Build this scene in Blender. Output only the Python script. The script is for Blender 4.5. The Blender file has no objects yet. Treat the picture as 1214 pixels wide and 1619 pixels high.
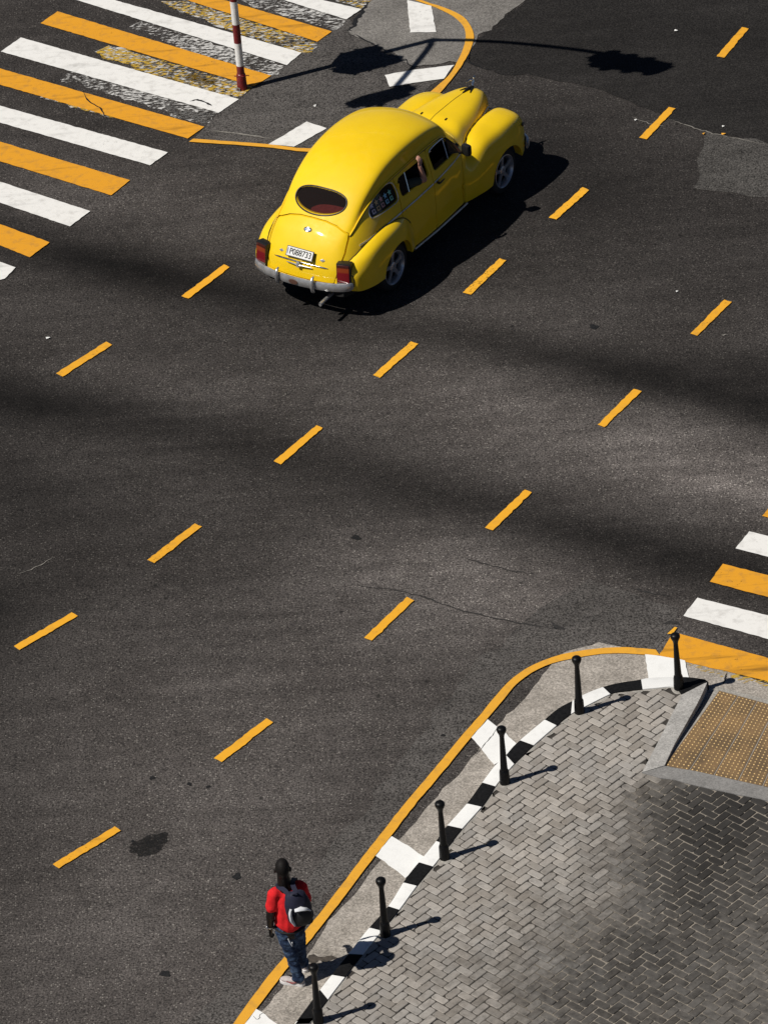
import bpy, bmesh, math, random
import numpy as np
from mathutils import Vector, Matrix
from mathutils.bvhtree import BVHTree

random.seed(7)
RNG = np.random.default_rng(11)
scene = bpy.context.scene
COL = scene.collection
R = math.radians

# ------------------------------------------------------------------ camera
# Pinhole fitted to the photograph (1214 x 1619): a long lens on a high floor, 31 m up.
F_PX, PITCH, ROLL, CAM_H = 7000.0, 0.591993, -0.0839088, 31.36713
CX, CY = 607.0, 809.5
_F = np.array([0, math.cos(PITCH), -math.sin(PITCH)])
_R0 = np.array([1.0, 0, 0]); _U0 = np.cross(_R0, _F)
_R = math.cos(ROLL) * _R0 + math.sin(ROLL) * _U0
_U = -math.sin(ROLL) * _R0 + math.cos(ROLL) * _U0
_C = np.array([0, 0, CAM_H])

cam_data = bpy.data.cameras.new('camera')
cam = bpy.data.objects.new('camera', cam_data); COL.objects.link(cam)
cam_data.sensor_fit = 'VERTICAL'; cam_data.sensor_height = 24.0
cam_data.lens = 24.0 * F_PX / 1619.0
cam_data.clip_start = 1.0; cam_data.clip_end = 9000.0
cam.matrix_world = Matrix(((_R[0], _U[0], -_F[0], _C[0]), (_R[1], _U[1], -_F[1], _C[1]),
                           (_R[2], _U[2], -_F[2], _C[2]), (0, 0, 0, 1)))
scene.camera = cam

# ------------------------------------------------------------------ light
SUN_EL = 52.3
SHADOW_AZ = 19.7                      # shadows run 19.7 deg left of +x
sun_dir = Vector((-math.cos(R(SHADOW_AZ)) * math.cos(R(SUN_EL)), -math.sin(R(SHADOW_AZ)) * math.cos(R(SUN_EL)), math.sin(R(SUN_EL))))
world = bpy.data.worlds.new('World'); scene.world = world; world.use_nodes = True
wn = world.node_tree.nodes; wl = world.node_tree.links
bg = wn.get('Background') or wn.new('ShaderNodeBackground')
sky = wn.new('ShaderNodeTexSky'); sky.sky_type = 'NISHITA'; sky.sun_disc = False
sky.sun_elevation = R(SUN_EL)
sky.sun_rotation = math.atan2(sun_dir.x, sun_dir.y)
sky.air_density = 0.40; sky.dust_density = 0.1; sky.ozone_density = 1.0; sky.altitude = 60
wl.new(sky.outputs[0], bg.inputs[0]); bg.inputs[1].default_value = 0.05
sd = bpy.data.lights.new('sun', 'SUN'); sd.energy = 5.0; sd.angle = R(0.5); sd.color = (1.0, 0.955, 0.88)
sun = bpy.data.objects.new('sun', sd); COL.objects.link(sun)
sun.rotation_euler = sun_dir.to_track_quat('Z', 'Y').to_euler()
scene.view_settings.view_transform = 'Standard'; scene.view_settings.look = 'None'
scene.view_settings.gamma = 1.0; scene.view_settings.exposure = -0.10

# ------------------------------------------------------------------ helpers
def G(px, py, z=0.0):
    """the point of the level z that the photograph shows at (px, py)"""
    d = _F * F_PX + _R * (px - CX) - _U * (py - CY)
    t = (z - _C[2]) / d[2]
    return _C + t * d
def GY(px, py, y):
    """the point of the upright plane Y = y seen at (px, py)"""
    d = _F * F_PX + _R * (px - CX) - _U * (py - CY)
    return _C + (y - _C[1]) / d[1] * d

def tag(o, label=None, cat=None, group=None, kind=None):
    if label: o['label'] = label
    if cat: o['category'] = cat
    if group: o['group'] = group
    if kind: o['kind'] = kind
    return o
def thing(name, label, cat, loc=(0, 0, 0), rz=0.0, group=None):
    o = bpy.data.objects.new(name, None); COL.objects.link(o)
    o.empty_display_size = 0.2
    o.location = loc; o.rotation_euler = (0, 0, rz)
    return tag(o, label, cat, group)
def link(name, me, mats=None, parent=None, smooth=None):
    o = bpy.data.objects.new(name, me); COL.objects.link(o)
    if mats is not None:
        for m in (mats if isinstance(mats, (list, tuple)) else [mats]): me.materials.append(m)
    if parent is not None: o.parent = parent
    if smooth is not None:
        me.polygons.foreach_set('use_smooth', [True] * len(me.polygons))
        if smooth < 180: me.set_sharp_from_angle(angle=R(smooth))
    return o
def from_py(name, verts, faces, mats=None, parent=None, smooth=None, recalc=True):
    me = bpy.data.meshes.new(name)
    me.from_pydata([tuple(map(float, v)) for v in verts], [], [tuple(map(int, f)) for f in faces])
    if recalc:
        bm = bmesh.new(); bm.from_mesh(me); bmesh.ops.recalc_face_normals(bm, faces=bm.faces); bm.to_mesh(me); bm.free()
    me.update()
    return link(name, me, mats, parent, smooth)
def from_bm(name, bm, mats=None, parent=None, smooth=None, recalc=True):
    if recalc: bmesh.ops.recalc_face_normals(bm, faces=bm.faces)
    me = bpy.data.meshes.new(name); bm.to_mesh(me); bm.free(); me.update()
    return link(name, me, mats, parent, smooth)
def bake(o):
    """apply the modifiers of o"""
    dg = bpy.context.evaluated_depsgraph_get(); dg.update()
    me = bpy.data.meshes.new_from_object(o.evaluated_get(dg))
    old = o.data; o.modifiers.clear(); o.data = me
    bpy.data.meshes.remove(old)
    return o

def add_box(bm, c, s, rot=None, mi=0, bevel=0.0):
    M = Matrix.Translation(Vector(c)) @ (rot.to_4x4() if rot is not None else Matrix()) @ Matrix.Diagonal((s[0], s[1], s[2], 1))
    g = bmesh.ops.create_cube(bm, size=1.0, matrix=M)
    fs = set(f for v in g['verts'] for f in v.link_faces)
    for f in fs: f.material_index = mi
    if bevel > 0:
        es = list(set(e for v in g['verts'] for e in v.link_edges))
        r = bmesh.ops.bevel(bm, geom=es, offset=bevel, segments=2, affect='EDGES', profile=0.6)
        for f in r['faces']: f.material_index = mi
def add_lathe(bm, prof, n=24, M=None, mi=0, mis=None, cap=True):
    """prof: [(r, z)] turned about z"""
    M = M or Matrix()
    rings = []
    for (r, z) in prof:
        if r <= 1e-6: rings.append([bm.verts.new(M @ Vector((0, 0, z)))])
        else: rings.append([bm.verts.new(M @ Vector((r * math.cos(2 * math.pi * k / n), r * math.sin(2 * math.pi * k / n), z))) for k in range(n)])
    for i in range(len(rings) - 1):
        a, b = rings[i], rings[i + 1]; m = mis[i] if mis else mi
        for k in range(n):
            k2 = (k + 1) % n
            if len(a) == 1 and len(b) == 1: continue
            if len(a) == 1: f = bm.faces.new((a[0], b[k], b[k2]))
            elif len(b) == 1: f = bm.faces.new((a[k], a[k2], b[0]))
            else: f = bm.faces.new((a[k], a[k2], b[k2], b[k]))
            f.material_index = m
    if cap:
        for rr, m in ((rings[0], mis[0] if mis else mi), (rings[-1], mis[-1] if mis else mi)):
            if len(rr) > 2:
                f = bm.faces.new(rr); f.material_index = m
def add_tube(bm, pts, rad, n=10, mi=0, cap=True, squash=None):
    """a tube along pts; rad one number or one per point"""
    pts = [Vector(p) for p in pts]; m = len(pts)
    rads = rad if isinstance(rad, (list, tuple)) else [rad] * m
    rings = []; up = None
    for i in range(m):
        t = (pts[min(i + 1, m - 1)] - pts[max(i - 1, 0)]).normalized()
        if up is None:
            up = Vector((0, 0, 1)) if abs(t.z) < 0.9 else Vector((1, 0, 0))
        a = t.cross(up).normalized(); b = a.cross(t).normalized(); up = b
        ka, kb = squash or (1, 1)
        rings.append([bm.verts.new(pts[i] + (a * math.cos(2 * math.pi * k / n) * ka + b * math.sin(2 * math.pi * k / n) * kb) * rads[i]) for k in range(n)])
    for i in range(m - 1):
        for k in range(n):
            f = bm.faces.new((rings[i][k], rings[i][(k + 1) % n], rings[i + 1][(k + 1) % n], rings[i + 1][k])); f.material_index = mi
    if cap:
        for r in (rings[0], rings[-1]):
            f = bm.faces.new(r); f.material_index = mi
def add_prism(bm, poly, z0, z1, mi=0):
    """poly [(x, y)] extruded from z0 to z1"""
    a = [bm.verts.new((p[0], p[1], z0)) for p in poly]; b = [bm.verts.new((p[0], p[1], z1)) for p in poly]
    n = len(poly); fs = [bm.faces.new(a[::-1]), bm.faces.new(b)]
    for i in range(n): fs.append(bm.faces.new((a[i], a[(i + 1) % n], b[(i + 1) % n], b[i])))
    for f in fs: f.material_index = mi
def smooth_poly(pts, n=6, closed=False):
    """Catmull-Rom through pts"""
    P = [np.array(p, float) for p in pts]; m = len(P); out = []
    segs = m if closed else m - 1
    for i in range(segs):
        if closed: p0, p1, p2, p3 = P[i - 1], P[i], P[(i + 1) % m], P[(i + 2) % m]
        else: p0, p1, p2, p3 = P[max(i - 1, 0)], P[i], P[i + 1], P[min(i + 2, m - 1)]
        for k in range(n):
            t = k / n
            out.append(0.5 * (2 * p1 + (p2 - p0) * t + (2 * p0 - 5 * p1 + 4 * p2 - p3) * t * t + (3 * p1 - p0 - 3 * p2 + p3) * t ** 3))
    if not closed: out.append(P[-1])
    return out

# ------------------------------------------------------------------ materials
class NT:
    """a few shorthands for building a node material"""
    def __init__(self, name, rough=0.6, metal=0.0, spec=0.5):
        self.m = bpy.data.materials.new(name); self.m.use_nodes = True
        self.t = self.m.node_tree; self.n = self.t.nodes; self.n.clear()
        self.out = self.n.new('ShaderNodeOutputMaterial'); self.b = self.n.new('ShaderNodeBsdfPrincipled')
        self.t.links.new(self.b.outputs[0], self.out.inputs[0])
        self.b.inputs['Roughness'].default_value = rough; self.b.inputs['Metallic'].default_value = metal
        self.b.inputs['Specular IOR Level'].default_value = spec
        self._co = None
    def l(self, a, b): self.t.links.new(a, b)
    @property
    def co(self):
        if self._co is None: self._co = self.n.new('ShaderNodeTexCoord').outputs['Object']
        return self._co
    def noise(self, scale, detail=3, rough=0.55, vec=None, dist=0.0):
        x = self.n.new('ShaderNodeTexNoise'); x.inputs['Scale'].default_value = scale
        x.inputs['Detail'].default_value = detail; x.inputs['Roughness'].default_value = rough; x.inputs['Distortion'].default_value = dist
        self.l(vec or self.co, x.inputs['Vector']); return x.outputs[0]
    def voro(self, scale, feature='F1', vec=None, out=0, rnd=1.0):
        x = self.n.new('ShaderNodeTexVoronoi'); x.feature = feature; x.inputs['Scale'].default_value = scale
        x.inputs['Randomness'].default_value = rnd
        self.l(vec or self.co, x.inputs['Vector']); return x.outputs[out]
    def mapping(self, scale=(1, 1, 1), rot=(0, 0, 0), loc=(0, 0, 0)):
        x = self.n.new('ShaderNodeMapping'); x.inputs['Scale'].default_value = scale; x.inputs['Rotation'].default_value = rot; x.inputs['Location'].default_value = loc
        self.l(self.co, x.inputs['Vector']); return x.outputs[0]
    def ramp(self, v, lo, hi, a=0.0, b=1.0, clamp=True):
        x = self.n.new('ShaderNodeMapRange'); x.clamp = clamp
        for i, q in zip(('From Min', 'From Max', 'To Min', 'To Max'), (lo, hi, a, b)): x.inputs[i].default_value = q
        self.l(v, x.inputs['Value']); return x.outputs[0]
    def math(self, op, a, b=None, clamp=False):
        x = self.n.new('ShaderNodeMath'); x.operation = op; x.use_clamp = clamp
        for i, q in enumerate((a, b)):
            if q is None: continue
            if isinstance(q, (int, float)): x.inputs[i].default_value = q
            else: self.l(q, x.inputs[i])
        return x.outputs[0]
    def mix(self, f, a, b, mode='MIX'):
        x = self.n.new('ShaderNodeMix'); x.data_type = 'RGBA'; x.blend_type = mode
        if isinstance(f, (int, float)): x.inputs[0].default_value = f
        else: self.l(f, x.inputs[0])
        for i, q in ((6, a), (7, b)):
            if isinstance(q, (tuple, list)): x.inputs[i].default_value = (*q[:3], 1)
            else: self.l(q, x.inputs[i])
        return x.outputs[2]
    def attr(self, name, out='Fac'):
        x = self.n.new('ShaderNodeAttribute'); x.attribute_name = name; return x.outputs[out]
    def color(self, c):
        if isinstance(c, (tuple, list)): self.b.inputs['Base Color'].default_value = (*c[:3], 1)
        else: self.l(c, self.b.inputs['Base Color'])
    def bump(self, h, strength=0.4, dist=0.01):
        x = self.n.new('ShaderNodeBump'); x.inputs['Strength'].default_value = strength; x.inputs['Distance'].default_value = dist
        self.l(h, x.inputs['Height']); self.l(x.outputs[0], self.b.inputs['Normal'])
    def cut(self, keep):
        """where keep is 0 the surface lets through what lies below it (paint worn off)"""
        tr = self.n.new('ShaderNodeBsdfTransparent'); mx = self.n.new('ShaderNodeMixShader')
        self.l(keep, mx.inputs[0]); self.l(tr.outputs[0], mx.inputs[1]); self.l(self.b.outputs[0], mx.inputs[2]); self.l(mx.outputs[0], self.out.inputs[0])
def plain(name, c, rough=0.5, metal=0.0, spec=0.5, var=0.0, vs=20.0, coat=0.0):
    k = NT(name, rough, metal, spec)
    if var:
        n = k.noise(vs, 4)
        k.color(k.mix(k.ramp(n, 0.3, 0.7), tuple(x * (1 - var) for x in c), tuple(min(1, x * (1 + var)) for x in c)))
        k.l(k.ramp(n, 0.3, 0.7, rough * 0.85, min(1, rough * 1.15)), k.b.inputs['Roughness'])
    else: k.color(c)
    if coat: k.b.inputs['Coat Weight'].default_value = coat; k.b.inputs['Coat Roughness'].default_value = 0.04
    return k.m

def asphalt_mat(name, lo, hi, stone=0.16, use_tone=True, rough=0.8):
    k = NT(name, rough, spec=0.12)
    big = k.noise(0.55, 5, 0.6); mid = k.noise(4.5, 5, 0.62); fine = k.noise(42, 2, 0.8)
    c = k.mix(k.ramp(big, 0.32, 0.68), lo, hi)
    f = k.math('MULTIPLY', k.ramp(mid, 0.25, 0.75, 0.80, 1.2), k.ramp(fine, 0.30, 0.72, 0.12, 1.95, False))
    g = k.n.new('ShaderNodeCombineColor')
    for i in range(3): k.l(f, g.inputs[i])
    c = k.mix(1.0, c, g.outputs[0], 'MULTIPLY')
    # single pale stones of the aggregate
    cell = k.voro(42, out=1); sep = k.n.new('ShaderNodeSeparateColor'); k.l(cell, sep.inputs[0])
    pale = k.ramp(sep.outputs[0], 0.80, 0.98, 0.0, 1.0)
    pale = k.math('MULTIPLY', pale, k.ramp(k.voro(42), 0.30, 0.50, 1.0, 0.0))
    c = k.mix(k.math('MULTIPLY', pale, 0.62), c, (stone, stone * 0.93, stone * 0.84))
    dark = k.math('MULTIPLY', k.ramp(sep.outputs[1], 0.80, 0.95, 0.0, 0.6), 1.0)
    c = k.mix(dark, c, (0.012, 0.011, 0.011))
    # small pits and tar spots
    spot = k.math('MULTIPLY', k.ramp(k.voro(2.6), 0.035, 0.10, 1.0, 0.0), k.ramp(k.noise(0.9, 2), 0.46, 0.58))
    c = k.mix(k.math('MULTIPLY', spot, 0.8), c, (0.010, 0.0095, 0.009))
    # faint streaks along the traffic
    st = k.ramp(k.noise(1.0, 4, 0.6, k.mapping((0.35, 3.2, 1.0), (0, 0, R(-32)))), 0.3, 0.7, 0.84, 1.17)
    gs = k.n.new('ShaderNodeCombineColor')
    for i in range(3): k.l(st, gs.inputs[i])
    c = k.mix(1.0, c, gs.outputs[0], 'MULTIPLY')
    if use_tone:
        w = k.attr('road_tone')  # per-vertex tone of the dark and pale road bands
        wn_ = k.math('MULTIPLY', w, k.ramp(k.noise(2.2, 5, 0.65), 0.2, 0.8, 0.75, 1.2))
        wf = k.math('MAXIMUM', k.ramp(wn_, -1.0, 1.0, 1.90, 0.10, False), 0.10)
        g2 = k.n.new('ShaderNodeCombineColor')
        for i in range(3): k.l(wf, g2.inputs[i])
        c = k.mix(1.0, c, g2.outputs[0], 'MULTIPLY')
    k.color(c)
    k.bump(k.math('ADD', fine, k.math('MULTIPLY', pale, 0.4)), 0.55, 0.008)
    return k.m
def paint_mat(name, c, wear_tone=0.47, soft=0.05, scale=26, dirt=0.35, aniso=None, dirt_c=(0.12, 0.10, 0.08), smear=0.0):
    k = NT(name, 0.62, spec=0.3)
    vec = k.mapping(*aniso) if aniso else None
    n = k.noise(scale, 6, 0.72, vec); n2 = k.noise(1.3, 4, 0.6); n3 = k.noise(130, 2)
    d = k.ramp(k.noise(7, 5, 0.7), 0.50, 0.80)
    col = k.mix(k.math('MULTIPLY', d, dirt), c, dirt_c)
    col = k.mix(k.ramp(n3, 0.3, 0.7, 0.0, 0.22), col, tuple(x * 0.5 for x in c))
    sm = k.ramp(k.noise(1.6, 5, 0.62, k.mapping((0.45, 3.4, 1.0), (0, 0, R(35)))), 0.56, 0.76)
    col = k.mix(k.math('MULTIPLY', sm, smear), col, tuple(x * 0.16 + 0.008 for x in c))
    k.color(col)
    v = k.math('ADD', k.math('MULTIPLY', n, 0.75), k.math('MULTIPLY', n2, 0.25))
    v = k.math('SUBTRACT', v, k.ramp(k.voro(62, out=0), 0.0, 0.5, 0.02, -0.02))
    k.cut(k.ramp(v, wear_tone - soft, wear_tone + soft))
    k.bump(n3, 0.3, 0.004)
    return k.m
def concrete_mat(name, lo, hi, grain=1.0, scale=1.0, dark=0.5):
    k = NT(name, 0.85, spec=0.25)
    big = k.noise(1.6 * scale, 6, 0.65); fine = k.noise(48, 4, 0.75); cell = k.voro(55, out=1)
    sep = k.n.new('ShaderNodeSeparateColor'); k.l(cell, sep.inputs[0])
    c = k.mix(k.ramp(big, 0.3, 0.7), lo, hi)
    f = k.math('MULTIPLY', k.ramp(fine, 0.2, 0.8, 1 - 0.55 * grain, 1 + 0.55 * grain), k.ramp(sep.outputs[0], 0, 1, 1 - 0.3 * grain, 1 + 0.3 * grain))
    g = k.n.new('ShaderNodeCombineColor')
    for i in range(3): k.l(f, g.inputs[i])
    c = k.mix(1.0, c, g.outputs[0], 'MULTIPLY')
    sp = k.math('MULTIPLY', k.ramp(k.voro(4.5), 0.03, 0.11, 1, 0), k.ramp(k.noise(2.1, 2), 0.48, 0.55))
    c = k.mix(k.math('MULTIPLY', sp, dark), c, (0.03, 0.028, 0.026))
    k.color(c); k.bump(k.math('ADD', fine, sep.outputs[0]), 0.5 * grain, 0.008)
    return k.m

M = {}
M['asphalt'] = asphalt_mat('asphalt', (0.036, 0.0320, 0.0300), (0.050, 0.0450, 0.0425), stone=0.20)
M['asphalt_new'] = asphalt_mat('asphalt_new', (0.0165, 0.0152, 0.0145), (0.024, 0.0222, 0.0212), stone=0.06, use_tone=False)
M['asphalt_old'] = asphalt_mat('asphalt_old', (0.036, 0.033, 0.031), (0.050, 0.046, 0.043), stone=0.13, use_tone=False)
M['asphalt_smooth'] = asphalt_mat('asphalt_smooth', (0.066, 0.0605, 0.057), (0.092, 0.0855, 0.081), stone=0.15, use_tone=False)
M['asphalt_pale'] = asphalt_mat('asphalt_pale', (0.050, 0.047, 0.044), (0.085, 0.080, 0.075), stone=0.22, use_tone=False)
M['white_paint'] = paint_mat('white_paint', (0.80, 0.79, 0.765), wear_tone=0.355, dirt=0.40, smear=0.30)
M['white_pad'] = paint_mat('white_pad', (0.85, 0.85, 0.835), wear_tone=0.30, dirt=0.15)
M['yellow_paint'] = paint_mat('yellow_paint', (0.74, 0.335, 0.022), wear_tone=0.36, dirt=0.5, smear=0.75)
M['yellow_line'] = paint_mat('yellow_line', (0.76, 0.375, 0.035), wear_tone=0.345, dirt=0.5)
M['dash_paint'] = paint_mat('dash_paint', (0.82, 0.40, 0.026), wear_tone=0.375, scale=34, dirt=0.3)
M['dash_fair'] = paint_mat('dash_fair', (0.80, 0.385, 0.026), wear_tone=0.40, scale=30, dirt=0.45, smear=.4)
M['dash_worn'] = paint_mat('dash_worn', (0.86, 0.43, 0.030), wear_tone=0.42, scale=30, dirt=0.3)
_an = ((1.0, 2.2, 1.0), (0, 0, R(28)))
M['white_ghost'] = paint_mat('white_ghost', (0.62, 0.61, 0.59), wear_tone=0.535, soft=0.035, scale=11, dirt=0.6, aniso=_an)
M['yellow_ghost'] = paint_mat('yellow_ghost', (0.58, 0.37, 0.035), wear_tone=0.545, soft=0.035, scale=10, dirt=0.6, aniso=_an)
M['concrete_rough'] = concrete_mat('concrete_rough', (0.13, 0.122, 0.113), (0.21, 0.198, 0.184), 1.0)
M['concrete_gutter'] = concrete_mat('concrete_gutter', (0.25, 0.226, 0.198), (0.40, 0.364, 0.325), 0.9, 2.0)
M['concrete_kerb'] = concrete_mat('concrete_kerb', (0.27, 0.262, 0.25), (0.41, 0.397, 0.378), 0.6, 2.0)
M['mortar'] = concrete_mat('mortar', (0.26, 0.245, 0.22), (0.36, 0.34, 0.31), 0.6, 3.0, 0.3)
M['landing'] = concrete_mat('landing', (0.17, 0.165, 0.16), (0.25, 0.243, 0.235), 0.5, 3.0)
M['stain'] = paint_mat('stain', (0.010, 0.0095, 0.009), wear_tone=0.49, soft=0.16, scale=18, dirt=0.0)
M['scuff'] = paint_mat('scuff', (0.035, 0.027, 0.018), wear_tone=0.56, soft=0.20, scale=7, dirt=0.0, aniso=((0.35, 2.2, 1.0), (0, 0, R(33.1))))
M['tar'] = plain('tar', (0.011, 0.0105, 0.010), 0.55, var=0.4, vs=60)
# ------------------------------------------------------------------ the road
def dist_polyline(P, line):
    """distance of the points P (n,2) from a polyline, and the arc parameter 0..1 of the nearest point"""
    L = np.array(line)[:, :2]; best = np.full(len(P), 1e9); par = np.zeros(len(P))
    seg = np.linalg.norm(np.diff(L, axis=0), axis=1); cum = np.r_[0, np.cumsum(seg)]
    for i in range(len(L) - 1):
        a, b = L[i], L[i + 1]; ab = b - a
        t = np.clip(((P - a) @ ab) / (ab @ ab), 0, 1)
        d = np.linalg.norm(P - (a + t[:, None] * ab), axis=1)
        m = d < best; best[m] = d[m]; par[m] = (cum[i] + t[m] * seg[i]) / cum[-1]
    return best, par
# soft bands that darken or pale the road colour, plus one oil spot
TONE_BANDS = [   # (photo points, half width in m, strength at the points)
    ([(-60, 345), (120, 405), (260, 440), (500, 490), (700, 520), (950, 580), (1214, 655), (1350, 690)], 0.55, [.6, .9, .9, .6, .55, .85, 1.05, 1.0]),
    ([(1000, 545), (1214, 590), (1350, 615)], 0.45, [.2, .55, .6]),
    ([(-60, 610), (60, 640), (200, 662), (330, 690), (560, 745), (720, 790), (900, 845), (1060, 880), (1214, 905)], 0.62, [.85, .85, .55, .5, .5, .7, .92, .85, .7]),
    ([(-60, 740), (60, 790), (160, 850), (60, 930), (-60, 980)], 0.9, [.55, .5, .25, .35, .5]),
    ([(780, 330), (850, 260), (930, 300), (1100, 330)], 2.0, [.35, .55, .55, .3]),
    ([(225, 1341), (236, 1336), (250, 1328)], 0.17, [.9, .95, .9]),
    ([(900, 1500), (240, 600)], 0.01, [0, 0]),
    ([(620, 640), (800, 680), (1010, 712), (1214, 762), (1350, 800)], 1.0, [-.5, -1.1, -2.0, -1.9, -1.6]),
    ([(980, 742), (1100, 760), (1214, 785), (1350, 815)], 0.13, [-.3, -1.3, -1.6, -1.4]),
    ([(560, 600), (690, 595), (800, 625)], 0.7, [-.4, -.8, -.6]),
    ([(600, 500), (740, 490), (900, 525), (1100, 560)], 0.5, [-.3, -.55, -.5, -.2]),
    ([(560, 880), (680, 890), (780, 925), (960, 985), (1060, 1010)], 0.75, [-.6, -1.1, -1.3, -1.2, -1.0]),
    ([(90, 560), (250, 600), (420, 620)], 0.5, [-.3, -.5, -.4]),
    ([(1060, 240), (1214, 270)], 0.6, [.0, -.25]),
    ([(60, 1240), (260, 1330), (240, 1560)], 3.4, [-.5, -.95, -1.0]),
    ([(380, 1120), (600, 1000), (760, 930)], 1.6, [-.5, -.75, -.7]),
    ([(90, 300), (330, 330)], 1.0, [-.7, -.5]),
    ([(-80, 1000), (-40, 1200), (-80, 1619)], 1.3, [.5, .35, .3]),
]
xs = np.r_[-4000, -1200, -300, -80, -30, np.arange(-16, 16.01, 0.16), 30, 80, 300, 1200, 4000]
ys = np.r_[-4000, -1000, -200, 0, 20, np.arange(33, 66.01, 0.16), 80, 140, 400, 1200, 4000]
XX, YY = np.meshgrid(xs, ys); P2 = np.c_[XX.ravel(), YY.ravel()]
wear_tone = np.zeros(len(P2)); near = (np.abs(P2[:, 0]) < 20) & (P2[:, 1] > 25) & (P2[:, 1] < 75)  # road tone offset: positive darkens, negative pales
for pts, sg, st in TONE_BANDS:
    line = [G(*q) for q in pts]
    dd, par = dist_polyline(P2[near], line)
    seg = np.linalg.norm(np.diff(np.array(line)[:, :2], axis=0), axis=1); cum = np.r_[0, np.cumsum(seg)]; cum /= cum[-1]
    wear_tone[near] += np.interp(par, cum, st) * np.exp(-(dd / sg) ** 2)
nx, ny = len(xs), len(ys)
idx = np.arange(nx * ny).reshape(ny, nx)
quads = np.stack([idx[:-1, :-1], idx[:-1, 1:], idx[1:, 1:], idx[1:, :-1]], -1).reshape(-1, 4)
me = bpy.data.meshes.new('road')
me.from_pydata(np.c_[P2, np.zeros(len(P2))].tolist(), [], quads.tolist())
at = me.attributes.new('road_tone', 'FLOAT', 'POINT'); at.data.foreach_set('value', wear_tone.astype(np.float32))
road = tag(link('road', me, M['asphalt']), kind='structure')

def edge_jitter(pts, step, jit, closed=True):
    out = []; n = len(pts)
    for i in range(n if closed else n - 1):
        a, b = np.array(pts[i], float), np.array(pts[(i + 1) % n], float)
        m = max(1, int(np.linalg.norm(b - a) / step)); t = (b - a) / (np.linalg.norm(b - a) + 1e-9); nn = np.array([-t[1], t[0]])
        for k in range(m):
            w = jit if k else jit * 0.4
            out.append(a + (b - a) * k / m + nn * RNG.normal(0, w))
    if not closed: out.append(np.array(pts[-1], float))
    return out
def sheet(name, pts, z, mat, parent=None, jit=0.004, step=0.07, label=None):
    """a flat sheet on the ground; pts are ground points (x, y)"""
    p = edge_jitter([q[:2] for q in pts], step, jit) if jit else [q[:2] for q in pts]
    bm = bmesh.new(); f = bm.faces.new([bm.verts.new((q[0], q[1], z)) for q in p])
    if f.normal.z < 0: f.normal_flip()
    bm.normal_update()
    for f in bm.faces:
        if f.normal.z < 0: f.normal_flip()
    bmesh.ops.triangulate(bm, faces=bm.faces[:])
    o = from_bm(name, bm, mat, parent, recalc=False)
    if label: o['label'] = label
    return o
def psheet(name, px, z, mat, parent=None, **k): return sheet(name, [G(x, y, z) for x, y in px], z, mat, parent, **k)
def ribbon(name, px, w, z, mat, parent=None, jit=0.004, n=6, taper=True):
    c = smooth_poly([G(x, y, z)[:2] for x, y in px], n); L, Rr = [], []
    for i, q in enumerate(c):
        t = c[min(i + 1, len(c) - 1)] - c[max(i - 1, 0)]; t /= np.linalg.norm(t) + 1e-9; nn = np.array([-t[1], t[0]])
        ww = w * (0.5 + RNG.random()) / 2 * (min(1, 4 * i / len(c), 4 * (len(c) - 1 - i) / len(c)) if taper else 1) + 0.001
        off = nn * RNG.normal(0, jit); L.append(q + nn * ww + off); Rr.append(q - nn * ww + off)
    v = [(*q, z) for q in L] + [(*q, z) for q in Rr]; m = len(L)
    return from_py(name, v, [(i, i + 1, m + i + 1, m + i) for i in range(m - 1)], mat, parent, recalc=False)

# newer black surfacing at the far right, the ragged pale apron of the far corner, a scoured patch
psheet('resurfaced_strip', [(831, 0), (790, 33), (753.8, 61), (742, 80), (734, 97), (755, 104), (778.8, 111), (798, 119.4), (834, 116.6), (873, 125), (940, 139), (1000, 163), (1056, 186), (1117.5, 208), (1214, 227.7), (1500, 290), (1500, -260), (1150, -260)], 0.004, M['asphalt_new'], road, jit=0.02, step=0.12)
psheet('worn_patch', [(1117, 209), (1165, 219), (1214, 229), (1400, 268), (1400, 340), (1214, 312), (1160, 304), (1096, 298), (1104, 255)], 0.0045, M['asphalt_pale'], road, jit=0.05, step=0.2)
psheet('concrete_apron', [(585, 0), (574, 18), (565, 30), (558, 44), (550, 50), (563, 58), (577, 62), (590, 70), (606, 77), (620, 80), (632, 92), (645, 100), (655, 105), (672, 103), (700, 100), (722, 98), (728, 99), (735, 92), (744, 80), (754, 60.5), (790, 32.5), (831, -0.5), (1150, -261), (830, -261), (620, -50)], 0.008, M['concrete_rough'], road, jit=0.02, step=0.1)
# smoother tarmac around the mast and along the near kerb
psheet('tarmac_repair', [(402, 137), (452, 103), (500, 66), (550, 27), (560, 44), (551, 51), (577, 63), (620, 81), (655, 106), (715, 104), (700, 120), (640, 175), (560, 222), (495, 236), (305, 222), (325, 199), (360, 168)], 0.0042, M['asphalt_smooth'], road, jit=0.02, step=0.15)
psheet('tarmac_repair', [(930, 915), (1000, 935), (1075, 960), (1062, 1000), (1036, 1026), (985, 1022), (940, 1030), (890, 1038), (830, 1066), (770, 1120), (700, 1205), (560, 1380), (440, 1528), (370, 1619), (300, 1619), (420, 1480), (520, 1350), (640, 1190), (740, 1060), (830, 980)], 0.0040, M['asphalt_smooth'], road, jit=0.05, step=0.25)

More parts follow.
